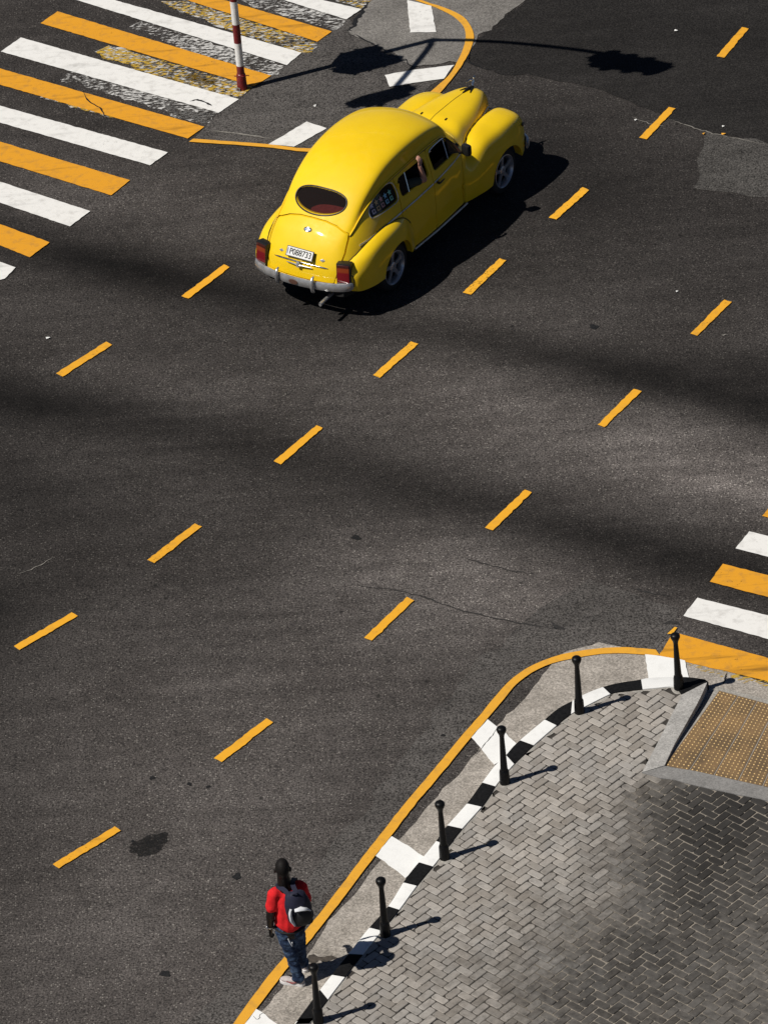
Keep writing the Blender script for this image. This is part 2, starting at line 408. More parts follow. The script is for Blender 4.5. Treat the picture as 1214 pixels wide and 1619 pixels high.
# painted bars of the two zebra crossings: (left low, left high, right high, right low) in the photo
def bar(name, q, z, mat, jit=0.003): return psheet(name, q, z, mat, road, jit=jit, step=0.06)
Wm, Ym = M['white_paint'], M['yellow_paint']
def slide(a, b, t): return (a[0] + (b[0] - a[0]) * t, a[1] + (b[1] - a[1]) * t)
def long_bar(lo, hi, rh, rl, mat, ext=0.0):
    """ext: lengthen past the left edge of the picture"""
    l0 = slide(rl, lo, 1 + ext); h0 = slide(rh, hi, 1 + ext)
    return bar('crosswalk_stripe', [l0, h0, rh, rl], 0.016, mat)
long_bar((0, 442.6), (0, 413.7), (25.4, 422.6), (8, 440.5), Wm, 12)
long_bar((0, 387.5), (0, 354), (78.7, 383), (47.6, 406.6), Ym, 4)
long_bar((0, 320), (0, 287), (143.2, 333.6), (111.2, 357.7), Wm, 1.8)
long_bar((0, 254.4), (0, 223.8), (206, 284.7), (176.2, 308.7), Ym, 0.9)
long_bar((0, 193.5), (0, 166.8), (265.6, 240.7), (237.5, 261.1), Wm, 0.42)
long_bar((0, 133.5), (0, 108), (323.4, 200.2), (297.1, 218.9), Ym, 0.12)
long_bar((1.8, 81.4), (33.4, 59.2), (378, 156.6), (346, 178), Wm)
long_bar((64.5, 36.5), (91.2, 17.8), (428.8, 119.5), (402, 136.5), Ym)
long_bar((122, 0), (182, 0), (476.9, 83), (453.7, 102.8), Wm, 0.02)
long_bar((296, 0), (356, 0), (524.5, 49.6), (501.5, 65.7), Ym, 0.75)
long_bar((449, 0), (510, 0), (571.3, 14.2), (547.6, 30.6), Wm, 2.4)
# the ghosts of older bars that show between them
def ghost(q, mat):
    if mat is M['yellow_ghost']: psheet('faded_stripe', q, 0.0105, M['white_ghost'], road, jit=0.03, step=0.12)
    return psheet('faded_stripe', q, 0.0122, mat, road, jit=0.03, step=0.12)
ghost([(400, 0), (449, 0.5), (546, 32), (530, 48), (440, 22), (370, -2)], M['white_ghost'])
ghost([(255, 2), (296, 1), (500, 66), (493, 82), (478, 84), (330, 36)], M['yellow_ghost'])
ghost([(205, 42), (222, 33), (452, 104), (440, 117), (425, 119), (320, 88)], M['white_ghost'])
ghost([(150, 82), (172, 72), (400, 137), (378, 155), (330, 143), (240, 118)], M['yellow_ghost'])
ghost([(305, 113), (346, 126), (330, 137), (292, 124)], M['yellow_ghost'])
ghost([(95, 122), (122, 108), (345, 178), (327, 196), (270, 178), (180, 150)], M['white_ghost'])
ghost([(262, 166), (300, 176), (345, 178.5), (325, 197), (270, 184)], M['white_ghost'])
ghost([(60, 152), (82, 145), (200, 180), (180, 186)], M['yellow_ghost'])
ghost([(556, -6), (588, -2), (571, 14), (556, 8), (530, 1)], M['yellow_ghost'])
# right-hand crossing
def rbar(a, b, hi, lo, mat, ext=2.6): return bar('crosswalk_stripe', [a, b, slide(b, hi, ext), slide(a, lo, ext)], 0.016, mat)
rbar((1204, 815.5), (1217, 799), (1300, 819), (1300, 842), Ym, 1.6)
rbar((1162, 866.9), (1183.5, 840), (1214, 847.5), (1214, 880), Wm, 5)
rbar((1121.3, 919.5), (1142, 891.2), (1214, 909.5), (1214, 944), Ym, 3.4)
rbar((1079.7, 973.4), (1101.9, 944.8), (1214, 973), (1214, 1010.4), Wm)
rbar((1041, 1036.5), (1064, 999.5), (1214, 1040.3), (1214, 1077), Ym)
psheet('faded_stripe', [(1052, 1031), (1098, 1043), (1214, 1075), (1260, 1088), (1255, 1096), (1214, 1086), (1150, 1071), (1098, 1056), (1060, 1041)], 0.0125, M['yellow_ghost'], road, jit=0.02)
# old lane tick running into the near corner stripe
bar('painted_tick', [(1054, 1002), (1066, 991), (1070, 992), (1063, 1002)], 0.017, M['dash_worn'])

# the dashes that guide turning traffic: corner points in the photo
def Z(sc, ox, oy, pts): return [(ox + x / sc, oy + y / sc) for x, y in pts]
DASHES = [Z(4.78, 960, 20, [(1014, 108), (1066, 120), (880, 340), (822, 330)]), Z(4.78, 960, 20, [(462, 712), (514, 724), (295, 957), (237, 944)]),
          Z(4.669, 700, 270, [(1030, 120), (1077, 142), (835, 360), (779, 346)]), Z(4.669, 700, 270, [(417, 645), (467, 661), (207, 914), (147, 898)]),
          Z(4.336, 400, 520, [(1082, 85), (1133, 102), (870, 334), (822, 316)]), Z(4.336, 400, 520, [(435, 660), (478, 678), (193, 928), (142, 906)]),
          Z(3.571, 0, 800, [(1102, 98), (1142, 115), (873, 322), (832, 303)]), Z(3.571, 0, 800, [(406, 600), (440, 620), (113, 812), (80, 790)]),
          Z(3.035, 60, 1100, [(1097, 107), (1129, 127), (882, 318), (845, 300)]), Z(3.035, 60, 1100, [(370, 626), (398, 647), (103, 828), (72, 808)]),
          Z(4.047, 560, 760, [(1090, 56), (1135, 74), (885, 318), (835, 300)]), Z(4.047, 560, 760, [(338, 742), (382, 766), (113, 1022), (63, 1005)]),
          Z(3.866, 900, 460, [(945, 52), (991, 66), (778, 274), (737, 260)]), Z(3.866, 900, 460, [(392, 598), (440, 612), (212, 832), (170, 816)]),
          Z(3.794, 60, 400, [(1117, 67), (1150, 85), (905, 272), (862, 258)]), Z(3.794, 60, 400, [(412, 531), (447, 550), (150, 741), (110, 721)])]
for i, q in enumerate(DASHES):
    psheet('lane_dash', q, 0.016, M['dash_worn'] if i in (2, 3, 4) else M['dash_fair'] if i % 3 == 0 else M['dash_paint'], road, jit=0.0045, step=0.05)

# yellow edge lines
_L = [(368.6, 1619), (392, 1585.7), (424, 1543), (452, 1510), (520, 1425), (580, 1346), (634.4, 1277), (657, 1250), (700, 1199), (729, 1164), (760.3, 1128), (785, 1098), (810.4, 1071.6), (841.7, 1051.3), (888.6, 1034), (940, 1025.5), (983, 1023), (1006, 1024.4), (1036, 1026.7)]
_Rr = [(386.8, 1619), (406, 1594), (430.7, 1562), (457.5, 1526.8), (535, 1430), (580, 1369.6), (618, 1321.6), (659.7, 1267), (674.6, 1250), (715, 1202), (744.7, 1165.5), (776, 1129.5), (797, 1104), (819.8, 1078), (851, 1057.6), (885.5, 1045), (940, 1035), (965, 1033), (988.8, 1033), (1017.7, 1034.8), (1043, 1036.5)]
def line_sheet(name, left, right, z, mat, n=3):
    a = smooth_poly([G(x, y, z)[:2] for x, y in left], n); b = smooth_poly([G(x, y, z)[:2] for x, y in right], n)
    return sheet(name, a + b[::-1], z, mat, road, jit=0.003, step=0.08)
_L[0] = (330, 1676); _Rr[0] = (346, 1676); _L.insert(1, (368.6, 1619)); _Rr.insert(1, (386.8, 1619))
line_sheet('edge_line', _L, _Rr, 0.020, M['yellow_line'])
line_sheet('edge_line',
           [(298.8, 224), (360, 228), (430.6, 233.5), (490, 240), (565, 233), (625, 207), (672, 170), (699, 142.8), (718.7, 118.6), (736, 93.3), (746.4, 70.2), (748.7, 54), (740.6, 35.6), (726.8, 22.9), (701.4, 11.4), (669, 1), (612, -22)],
           [(306, 219), (360, 223), (430.6, 228.5), (488, 234.5), (555, 226), (610, 200), (657, 166), (685.3, 140.5), (709.5, 118.6), (722.2, 97.9), (732.6, 74.8), (736, 56.4), (731.4, 40.2), (715.3, 25.2), (687.6, 11.4), (658.8, 1), (610, -16)],
           0.020, M['yellow_line'])
for q in ([(643.8, 0), (681.8, 9), (689.4, 50.6), (648, 51.3)], [(608, 118.6), (655, 110), (717.6, 102.5), (701.4, 124.4), (660, 130), (616, 137)], [(485, 192), (516.3, 202.6), (465, 231.6), (424, 228)]):
    psheet('painted_block', q, 0.0165, M['white_paint'], road)
# stains, tar and cracks
_c = G(236, 1336); blob = []
for k in range(40):
    a = 2 * math.pi * k / 40; r = 1 + 0.10 * math.sin(3 * a + 1) + 0.07 * math.sin(7 * a)
    u, v = 0.25 * r * math.cos(a), 0.165 * r * math.sin(a); blob.append((_c[0] + u * 0.8 - v * 0.6, _c[1] + u * 0.6 + v * 0.8))
sheet('oil_stain', blob, 0.005, M['stain'], road, jit=0.012, step=0.04)
for (x, y, s) in ((563, 850, .055), (938, 517, .06), (700, 1163, .03), (795, 1172, .03), (300, 1240, .03), (241, 1230, .035), (1012, 1104, .02), (210, 1330, .02), (330, 1244, .03), (880, 993, .04), (262, 1540, .06), (375, 1386, .05)):
    c = G(x, y)
    sheet('tar_spot', [(c[0] + s * math.cos(a) * (1 + .3 * math.sin(3 * a + x)), c[1] + s * math.sin(a) * (1 + .3 * math.cos(2 * a + y))) for a in np.linspace(0, 2 * math.pi, 14)[:-1]], 0.0062, M['tar'], road, jit=0.006, step=0.03)
M['seam'] = plain('seam', (.022, .020, .019), .8, var=.5, vs=30)
for px, w in (([(560, 925), (640, 935), (700, 955), (770, 975), (860, 992), (893, 997)], .018), ([(728, 880), (760, 890), (800, 900), (845, 908)], .018), ([(868, 983), (884, 992), (892, 996)], .04),
              ([(1000, 930), (1020, 936), (1060, 942)], .02), ([(1045, 986), (1060, 984), (1078, 988)], .05)):
    ribbon('crack', px, w, 0.0066, M['seam'], road, jit=0.010)
M['chalk'] = plain('chalk', (0.20, 0.187, 0.167), 0.9, var=0.4)
for px, w in (([(1062, 189), (1085, 198), (1110, 206), (1140, 214), (1214, 229)], .014), ([(1000, 185), (1025, 195), (1050, 200)], .012), ([(30, 907), (60, 895), (85, 880)], .009), ([(335, 206), (380, 212), (430, 219)], .03), ([(1140, 530), (1150, 528)], .02)):
    ribbon('scratch', px, w, 0.0105, M['chalk'], road, jit=0.008)
ribbon('crack', [(132, 145), (141, 160), (158, 170), (168, 186)], .02, 0.0175, M['tar'], road)
ribbon('crack', [(300, 160), (312, 158), (328, 163), (336, 168)], .03, 0.0175, M['tar'], road)
ribbon('crack', [(585, 0), (573, 18), (563, 32), (556, 45), (549, 51)], .06, 0.0107, M['tar'], road, jit=.02)
ribbon('crack', [(549, 51), (577, 63), (606, 78), (632, 93), (656, 106)], .03, 0.0107, M['tar'], road, jit=.02)
ribbon('crack', [(742, 82), (740, 95), (752, 103), (778, 111)], .02, 0.0215, M['tar'], road)

# ------------------------------------------------------------------ gutter, kerb, ramp, brick pavement
ZK, ZP = 0.140, 0.125       # kerb top, brick top
KO = [(549, 1508.5), (581, 1468), (615, 1429), (641.6, 1386.8), (668.8, 1353.3), (687.8, 1329.7), (703, 1308), (736.6, 1270), (761, 1236.6), (781.4, 1209.6), (799.9, 1191.8), (815.7, 1174), (859.7, 1136.8), (882, 1118.7), (904.4, 1106.8), (924, 1096), (952, 1085), (980, 1078), (1010, 1073.6), (1025.7, 1070.5), (1064, 1069.2), (1088, 1069.4), (1104, 1071.5), (1114.6, 1073), (1119.5, 1077)]
KI = [(573.5, 1508.5), (604, 1471), (632.5, 1436), (658.8, 1400), (684.2, 1369.6), (707, 1340), (730.4, 1309.8), (765.6, 1270), (782.7, 1243), (798, 1224), (813, 1207), (843.3, 1178), (879.4, 1146.6), (901.6, 1129), (924, 1117), (964.6, 1097), (985, 1093), (1010, 1090), (1040.7, 1087), (1063.8, 1086), (1078, 1098)]
# the straight run goes on below the picture
_ko0 = [G(*q, ZK)[:2] for q in [(641.6, 1386.8), (736.6, 1270)]]; _dir = (_ko0[0] - _ko0[1]) / np.linalg.norm(_ko0[0] - _ko0[1])
_nrm = np.array([_dir[1], -_dir[0]])
KOw = [G(*q, ZK)[:2] for q in KO]; KIw = [G(*q, ZK)[:2] for q in KI]
# measured points lower down: (360,1500)-zoom
_lo = [G(464, 1619, ZK)[:2], G(506, 1563, ZK)[:2]]; _li = [G(489, 1619, ZK)[:2], G(531, 1563, ZK)[:2]]
KOw = [_lo[0] + _dir * 8, _lo[0] + _dir * 0.6, _lo[0], _lo[1]] + KOw; KIw = [_li[0] + _dir * 8, _li[0] + _dir * 0.6, _li[0], _li[1]] + KIw
KOs = smooth_poly(KOw, 5); KIs = smooth_poly(KIw, 5)
def resample(c, s):
    c = np.array(c); L = np.r_[0, np.cumsum(np.linalg.norm(np.diff(c, axis=0), axis=1))]
    return np.c_[np.interp(s, L, c[:, 0]), np.interp(s, L, c[:, 1])], L[-1]
def project_s(c, q):
    c = np.array(c); L = np.r_[0, np.cumsum(np.linalg.norm(np.diff(c, axis=0), axis=1))]; best = (1e9, 0)
    for i in range(len(c) - 1):
        ab = c[i + 1] - c[i]; t = np.clip((q - c[i]) @ ab / (ab @ ab + 1e-12), 0, 1); d = np.linalg.norm(q - c[i] - t * ab)
        if d < best[0]: best = (d, L[i] + t * np.linalg.norm(ab))
    return best[1]
# block borders seen in the photo: (outer point, inner point); the paint alternates white / black
BORD = [((465, 1613.6), (491, 1616)), ((505.3, 1563.8), (519, 1580)), ((524.6, 1541), (546.8, 1545)), ((549.8, 1508), (573.5, 1509)), ((583, 1466), (604, 1471.5)),
        ((612, 1432), (631, 1438)), ((638, 1395), (662, 1401)), ((663.4, 1363.3), (684.2, 1369.6)), ((689, 1329), (709, 1337)), ((708.5, 1305.2), (730.4, 1309.8)), ((736.2, 1269.6), (758.5, 1274.5)),
        ((761, 1236.6), (783, 1243)), ((800, 1193), (814, 1208)), ((823, 1170.6), (843.3, 1178)), ((859.8, 1136.8), (879.5, 1146.5)), ((904.4, 1106.8), (903, 1129)), ((952, 1085), (964.6, 1097)), ((1013, 1073.4), (1015.4, 1089.6)), ((1064, 1069.2), (1065, 1086))]
M['kerb_white'] = paint_mat('kerb_white', (0.83, 0.83, 0.815), wear_tone=0.30, dirt=0.2)
M['kerb_black'] = plain('kerb_black', (0.0065, 0.0065, 0.007), 0.8, spec=.15, var=0.5, vs=30)
kerb = bpy.data.objects.new('kerb', None); COL.objects.link(kerb); tag(kerb, kind='structure')
so = [0.0] + [project_s(KOs, G(*b[0], ZK)[:2]) for b in BORD] + [project_s(KOs, KOs[-1])]
si = [0.0] + [project_s(KIs, G(*b[1], ZK)[:2]) for b in BORD] + [project_s(KIs, KIs[-1])]
so = np.maximum.accumulate(so); si = np.maximum.accumulate(si)
def kerb_piece(name, oc, ic, mat, parent):
    """a stretch of kerbstone between an outer and an inner top edge, rounded arris on the road side"""
    v, f = [], []; m = len(oc)
    for a, b in zip(oc, ic):
        w = (b - a); wl_ = np.linalg.norm(w) + 1e-9; e = w / wl_ * min(0.02, wl_ * 0.3)
        prof = [(a[0], a[1], 0.0), (a[0], a[1], ZK - 0.022), (a[0] + e[0] * .3, a[1] + e[1] * .3, ZK - 0.007), (a[0] + e[0], a[1] + e[1], ZK), (b[0], b[1], ZK), (b[0], b[1], 0.0)]
        v += prof
    n = 6
    for i in range(m - 1):
        for k in range(n - 1): f.append((i * n + k, i * n + k + 1, (i + 1) * n + k + 1, (i + 1) * n + k))
    f.append(tuple(range(n))); f.append(tuple(range((m - 1) * n, m * n))[::-1])
    return from_py(name, v, f, mat, parent, smooth=40)
for i in range(len(so) - 1):
    if i == 0:
        cuts_o = np.linspace(so[0], so[1], 22); cuts_i = np.linspace(si[0], si[1], 22)
    else: cuts_o = [so[i], so[i + 1]]; cuts_i = [si[i], si[i + 1]]
    for j in range(len(cuts_o) - 1):
        n = 8
        oc = resample(KOs, np.linspace(cuts_o[j], cuts_o[j + 1] - 0.003, n))[0]; ic = resample(KIs, np.linspace(cuts_i[j], cuts_i[j + 1] - 0.003, n))[0]
        if i == 0: w_ = (j % 2 == 0)
        else: w_ = (i % 2 == 0)
        kerb_piece('kerb_block', oc, ic, M['kerb_white'] if w_ else M['kerb_black'], kerb)

# concrete gutter between the tarmac and the kerb
GE = [(330, 1700), (415, 1597), (452, 1552), (470, 1531), (487.5, 1508), (538, 1435.7), (572, 1400), (585, 1380), (638, 1320.5), (680, 1270), (713.4, 1236), (754, 1189), (785.4, 1148), (829, 1104.5), (873, 1049.7), (885, 1037), (891.8, 1032), (906, 1027), (935, 1020), (945, 1016), (958, 1019), (985, 1023.5), (1036, 1033), (1046, 1035)]
ge = [G(*q, 0.009)[:2] for q in GE]; ge[0] = ge[1] + _dir * 6
inner = [np.array(q) + _nrm * 0.0 for q in KOs[::2]]
# apron at the foot of the ramp
AP = [(1046, 1035), (1100, 1050), (1214, 1082), (1400, 1136)]
ap = [G(*q, 0.009)[:2] for q in AP]; back = [G(1400, 1200, 0.009)[:2], G(1214, 1150, 0.009)[:2], G(1120, 1120, 0.009)[:2]]
g0 = [q for q in KOs if True]
lowI = [KIs[i] for i in range(0, len(KIs), 3)]
sheet('gutter', ge + ap[1:] + back + lowI[::-1], 0.009, M['concrete_gutter'], None, jit=0.012, step=0.12)['kind'] = 'structure'
gut = bpy.data.objects['gutter']
for q in ([(745, 1166), (770.5, 1137), (786, 1149), (817, 1176), (800, 1196), (781, 1209)], [(594, 1353), (619, 1322), (645, 1337), (670, 1354), (656, 1372), (641, 1388)], [(388, 1618), (405.5, 1595), (440, 1620), (470, 1640), (440, 1672), (350, 1664)], [(1019, 1034.5), (1044, 1037), (1082, 1044), (1088.5, 1071), (1025, 1074)]):
    psheet('painted_pad', q, 0.0215 if q[0][0] != 1019 else 0.0215, M['white_pad'], gut, jit=0.004)
M['dirt'] = plain('dirt', (.055, .045, .036), .9, var=.5, vs=25)
psheet('dirt_patch', [(484, 1519), (488, 1510), (497, 1508), (512, 1513), (526, 1510), (533, 1514), (520, 1520), (505, 1518), (492, 1524)], 0.0112, M['dirt'], gut, jit=.012, step=.05)
ribbon('crack', [(1143, 1082), (1146, 1072), (1149, 1064)], .02, 0.0115, M['tar'], gut)
ribbon('crack', [(745, 1196), (757, 1187), (770, 1172), (780, 1160), (787, 1149)], .007, 0.0225, M['tar'], gut)
ribbon('crack', [(400, 1606), (408, 1612), (412, 1604), (420, 1600)], .006, 0.0225, M['tar'], gut)

# sloping ramp of tactile tiles, its cheek and its landing
Ltop, Lbot = G(1135.7, 1091.7, 0.02), G(1050, 1210, 0.115)
rt, rb = G(1214, 1113, 0.02), G(1214, 1244.5, 0.115)
eu = (rb - Lbot); eu /= np.linalg.norm(eu)
Rbot = Lbot + eu * 2.4; et = rt - Ltop; et /= np.linalg.norm(et); Rtop = Ltop + et * 2.0
ramp = bpy.data.objects.new('ramp', None); COL.objects.link(ramp); tag(ramp, kind='structure')
def RP(u, v, h=0.0):
    """point of the ramp: u across (0 at the cheek), v up the slope"""
    a = Ltop + (Rtop - Ltop) * u; b = Lbot + (Rbot - Lbot) * u
    p = a + (b - a) * v; return (p[0], p[1], p[2] + h)
k = NT('tactile', 0.8, spec=0.3); _n = k.noise(3.0, 6, 0.72); _f = k.noise(45, 3)
c = k.mix(k.ramp(_n, 0.38, 0.62), (0.26, 0.162, 0.078), (0.135, 0.090, 0.050)); c = k.mix(k.ramp(_f, 0.35, 0.75, 0, 0.4), c, (0.12, 0.085, 0.05))
c = k.mix(k.math('MULTIPLY', k.ramp(k.voro(2.6), 0.03, 0.11, 1, 0), 0.8), c, (0.05, 0.04, 0.03)); k.color(c); k.bump(_f, 0.3, 0.005); M['tactile'] = k.m
M['tactile_dome'] = plain('tactile_dome', (0.52, 0.36, 0.155), 0.6, var=0.5, vs=12)
NT_U = int(round(np.linalg.norm(Rbot - Lbot) / 0.29))
wdt = np.linalg.norm(Rbot - Lbot) / NT_U
slope_len = np.linalg.norm(Lbot - Ltop)
for i in range(NT_U):
    g = 0.007 / np.linalg.norm(Rbot - Lbot); u0, u1 = i / NT_U + g, (i + 1) / NT_U - g
    nv = 12; v, f = [], []
    for j in range(nv + 1):
        v += [RP(u0, j / nv, 0), RP(u1, j / nv, 0)]
    for j in range(nv): f.append((2 * j, 2 * j + 1, 2 * j + 3, 2 * j + 2))
    t = from_py('tactile_tile', v, f, M['tactile'], ramp)
    bm = bmesh.new(); nd = 5; nr = int(slope_len / 0.060)
    for a in range(nd):
        for b in range(nr):
            if RNG.random() < 0.03: continue
            p = RP(u0 + (u1 - u0) * (a + .5) / nd, (b + .5) / nr)
            add_lathe(bm, [(0.0115, 0.0), (0.0105, 0.0035), (0.007, 0.0058), (0, 0.0062)], 8, Matrix.Translation(p), cap=False)
    o = from_bm('dome_field', bm, M['tactile_dome'], t, smooth=60); tag(o, kind='stuff')
from_py('ramp_bed', [RP(-.03, -0.05, -.006), RP(1.03, -0.05, -.006), RP(1.03, 1.03, -.006), RP(-.03, 1.03, -.006)], [(0, 1, 2, 3)], M['mortar'], ramp)
# cheek: left edge, right edge of its top
CL = [(1075.8, 1101.4), (1058, 1135.8), (1037, 1178), (1014, 1221)]; CR = [(1117, 1079), (1104, 1107.6), (1082.8, 1146), (1065, 1178), (1050, 1210)]
cl = smooth_poly([G(*q, ZK)[:2] for q in [(1079, 1088)] + CL], 4); cr = smooth_poly([G(*q, ZK)[:2] for q in CR], 4)
poly = [(*q,) for q in cl] + [(*q,) for q in cr[::-1]]
bm = bmesh.new(); add_prism(bm, poly, -0.02, ZK - 0.001); bmesh.ops.triangulate(bm, faces=[f for f in bm.faces if len(f.verts) > 4])
tag(from_bm('ramp_cheek', bm, M['concrete_kerb']), kind='structure')
# landing strip above the ramp
LS = [(1014.5, 1221.5), (1042, 1229.5), (1067, 1233), (1098.7, 1241.6), (1151.6, 1253), (1214, 1266), (1400, 1308), (1400, 1288), (1214, 1245), (1148, 1230), (1098.7, 1219), (1050.5, 1211), (1014.5, 1221)]
poly = [tuple(G(*q, 0.1335)[:2]) for q in LS[:-1]]
bm = bmesh.new(); add_prism(bm, poly, -0.02, 0.1335); bmesh.ops.triangulate(bm, faces=[f for f in bm.faces if len(f.verts) > 4])
tag(from_bm('ramp_landing', bm, M['landing']), kind='structure')

# herringbone bricks, each laid as its own block in the one pavement mesh
def unit(v): return v / np.linalg.norm(v)
def bdir(c, v):
    c = np.array(c, float); v = np.array(v, float); return unit((G(*(c + 3 * v), ZP) - G(*(c - 3 * v), ZP))[:2])
dA = unit(bdir((661, 1580), (10.81, 5.95)) + bdir((1150, 1300), (11.3, 5.1)))
dB = unit(bdir((661, 1580), (9.99, -7.25)) + bdir((1150, 1300), (8.9, -6.35)))
mid_ = unit(dA + dB); dA = unit(mid_ * 1 + np.array([mid_[1], -mid_[0]])); dB = np.array([-dA[1], dA[0]])
BW = 0.1025
pav = [q for q in KIs] + [G(*q, ZP)[:2] for q in CL[1:]] + [G(*q, ZP)[:2] for q in [(1042, 1229.5), (1098.7, 1241.6), (1151.6, 1253), (1214, 1266), (1400, 1308)]]
far_r = pav[-1]; pav += [far_r + np.array([6, -1.5]), far_r + np.array([6, -16]), pav[0] + np.array([0.5, -4.0])]
pav = np.array(pav)
def inside(q, poly):
    x, y = q; r = False; j = len(poly) - 1
    for i in range(len(poly)):
        if (poly[i][1] > y) != (poly[j][1] > y) and x < (poly[j][0] - poly[i][0]) * (y - poly[i][1]) / (poly[j][1] - poly[i][1]) + poly[i][0]: r = not r
        j = i
    return r
_a, _b = G(1020, 1232, ZP)[:2], G(850, 1420, ZP)[:2]          # the border of the darker part
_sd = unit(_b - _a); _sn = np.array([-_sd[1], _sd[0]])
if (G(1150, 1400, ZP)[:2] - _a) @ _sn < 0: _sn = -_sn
def paver_dark(q):  # how far the pavers darken beyond that border
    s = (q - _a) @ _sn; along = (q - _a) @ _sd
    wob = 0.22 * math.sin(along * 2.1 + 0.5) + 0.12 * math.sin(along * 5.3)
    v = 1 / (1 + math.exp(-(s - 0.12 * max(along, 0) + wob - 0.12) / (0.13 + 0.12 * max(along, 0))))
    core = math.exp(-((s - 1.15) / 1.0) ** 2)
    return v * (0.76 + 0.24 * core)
verts, faces, cvals, svals = [], [], [], []
org = G(800, 1500, ZP)[:2]
JT = 0.0085
for i in range(-120, 120):
    for j in range(-75, 75):
        base = org + i * BW * (dA - dB) + j * 2 * BW * (dA + dB)
        for ori in (0, 1):
            if ori == 0: c = base + dA * BW + dB * BW * 0.5; L_, W_ = dA, dB
            else: c = base + dA * BW * 2.5 + dB * BW * 0.0 + dB * BW * 1.0; L_, W_ = dB, dA
            if c[1] < 33.5 or c[0] > 9.5 or not inside(c, pav): continue
            hl, hw = BW - JT / 2 + RNG.normal(0, .001), BW / 2 - JT / 2 + RNG.normal(0, .0008)
            rot = RNG.normal(0, 0.011); l2 = L_ * math.cos(rot) + W_ * math.sin(rot); w2 = W_ * math.cos(rot) - L_ * math.sin(rot)
            c2 = c + RNG.normal(0, .0016, 2); zz = ZP + RNG.normal(0, .0022); tx, ty = RNG.normal(0, .011, 2)
            b0 = len(verts); ch = 0.006; cut_ = RNG.random() < 0.10
            def pt(a, b, z): q = c2 + l2 * a + w2 * b; return (q[0], q[1], z + a * tx + b * ty)
            k1 = 0.012 + (0.02 * RNG.random() if cut_ else 0.004 * RNG.random())
            oct_ = [(hl - k1, hw), (hl, hw - k1), (hl, -hw + k1), (hl - k1, -hw), (-hl + k1, -hw), (-hl, -hw + k1), (-hl, hw - k1), (-hl + k1, hw)]
            for (a, b) in oct_: verts.append(pt(a * (1 - ch / hl), b * (1 - ch / hw), zz))
            for (a, b) in oct_: verts.append(pt(a, b, zz - 0.005))
            for (a, b) in oct_: verts.append(pt(a, b, zz - 0.03))
            faces.append(tuple(b0 + q for q in range(7, -1, -1)))
            for r_ in (0, 8):
                for q in range(8): faces.append((b0 + r_ + q, b0 + r_ + (q + 1) % 8, b0 + r_ + 8 + (q + 1) % 8, b0 + r_ + 8 + q))
            cvals += [RNG.random()] * 24; svals += [paver_dark(c)] * 24
k = NT('paver', 0.8, spec=0.3)
_r = k.attr('tone'); _s = k.attr('paver_dark'); _n = k.noise(9, 5, 0.7); _f = k.noise(110, 3, 0.7)
c = k.mix(_r, (0.235, 0.211, 0.185), (0.40, 0.368, 0.332)); c = k.mix(k.ramp(k.noise(3, 3), .4, .7, 0, .5), c, (0.31, 0.302, 0.29))
c = k.mix(k.ramp(_n, 0.5, 0.8, 0, 0.55), c, (0.12, 0.105, 0.09))
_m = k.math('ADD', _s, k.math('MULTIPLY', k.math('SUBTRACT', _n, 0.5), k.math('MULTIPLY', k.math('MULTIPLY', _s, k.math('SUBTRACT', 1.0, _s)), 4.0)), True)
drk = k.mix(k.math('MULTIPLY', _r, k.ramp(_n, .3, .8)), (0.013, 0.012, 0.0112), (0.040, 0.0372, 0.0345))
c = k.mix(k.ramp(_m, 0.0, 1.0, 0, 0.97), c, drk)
_v = k.math('MULTIPLY', k.ramp(k.voro(8), 0.04, 0.09, 1, 0), k.ramp(k.noise(5, 2), 0.52, 0.58)); c = k.mix(_v, c, (0.03, 0.027, 0.024))
gg = k.n.new('ShaderNodeCombineColor'); _fm = k.ramp(_f, .2, .8, .72, 1.28)
for q in range(3): k.l(_fm, gg.inputs[q])
k.color(k.mix(1.0, c, gg.outputs[0], 'MULTIPLY')); k.bump(_f, 0.4, 0.004); M['paver'] = k.m
me = bpy.data.meshes.new('brick_pavement'); me.from_pydata(verts, [], faces)
for nm, vals in (('tone', cvals), ('paver_dark', svals)):
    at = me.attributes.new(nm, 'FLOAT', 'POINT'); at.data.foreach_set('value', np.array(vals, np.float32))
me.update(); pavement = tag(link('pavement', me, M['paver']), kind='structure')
print('bricks', len(verts) // 24)
# the sand bed that shows in the joints
NS = 70; lo_, hi_ = pav.min(0) - .1, pav.max(0) + .1
gx = np.arange(lo_[0], min(hi_[0], 14), 0.12); gy = np.arange(max(lo_[1], 30), hi_[1], 0.12)
bm = bmesh.new(); vv = {}
pin = [[inside((x, y), pav) for x in gx] for y in gy]
sl = bm.verts.layers.float.new('paver_dark')
def gv(i, j):
    if (i, j) not in vv:
        q = bm.verts.new((gx[i], gy[j], ZP - 0.009)); q[sl] = paver_dark(np.array([gx[i], gy[j]])); vv[(i, j)] = q
    return vv[(i, j)]
for j in range(len(gy) - 1):
    for i in range(len(gx) - 1):
        # keep cells that are wholly inside or hidden under the kerb
        if sum(pin[b][a] for a, b in ((i, j), (i + 1, j), (i + 1, j + 1), (i, j + 1))) >= 2: bm.faces.new((gv(i, j), gv(i + 1, j), gv(i + 1, j + 1), gv(i, j + 1)))
k = NT('joint_sand', 0.9); _s = k.attr('paver_dark'); _n = k.noise(2.5, 4, .6); _f = k.noise(90, 2)
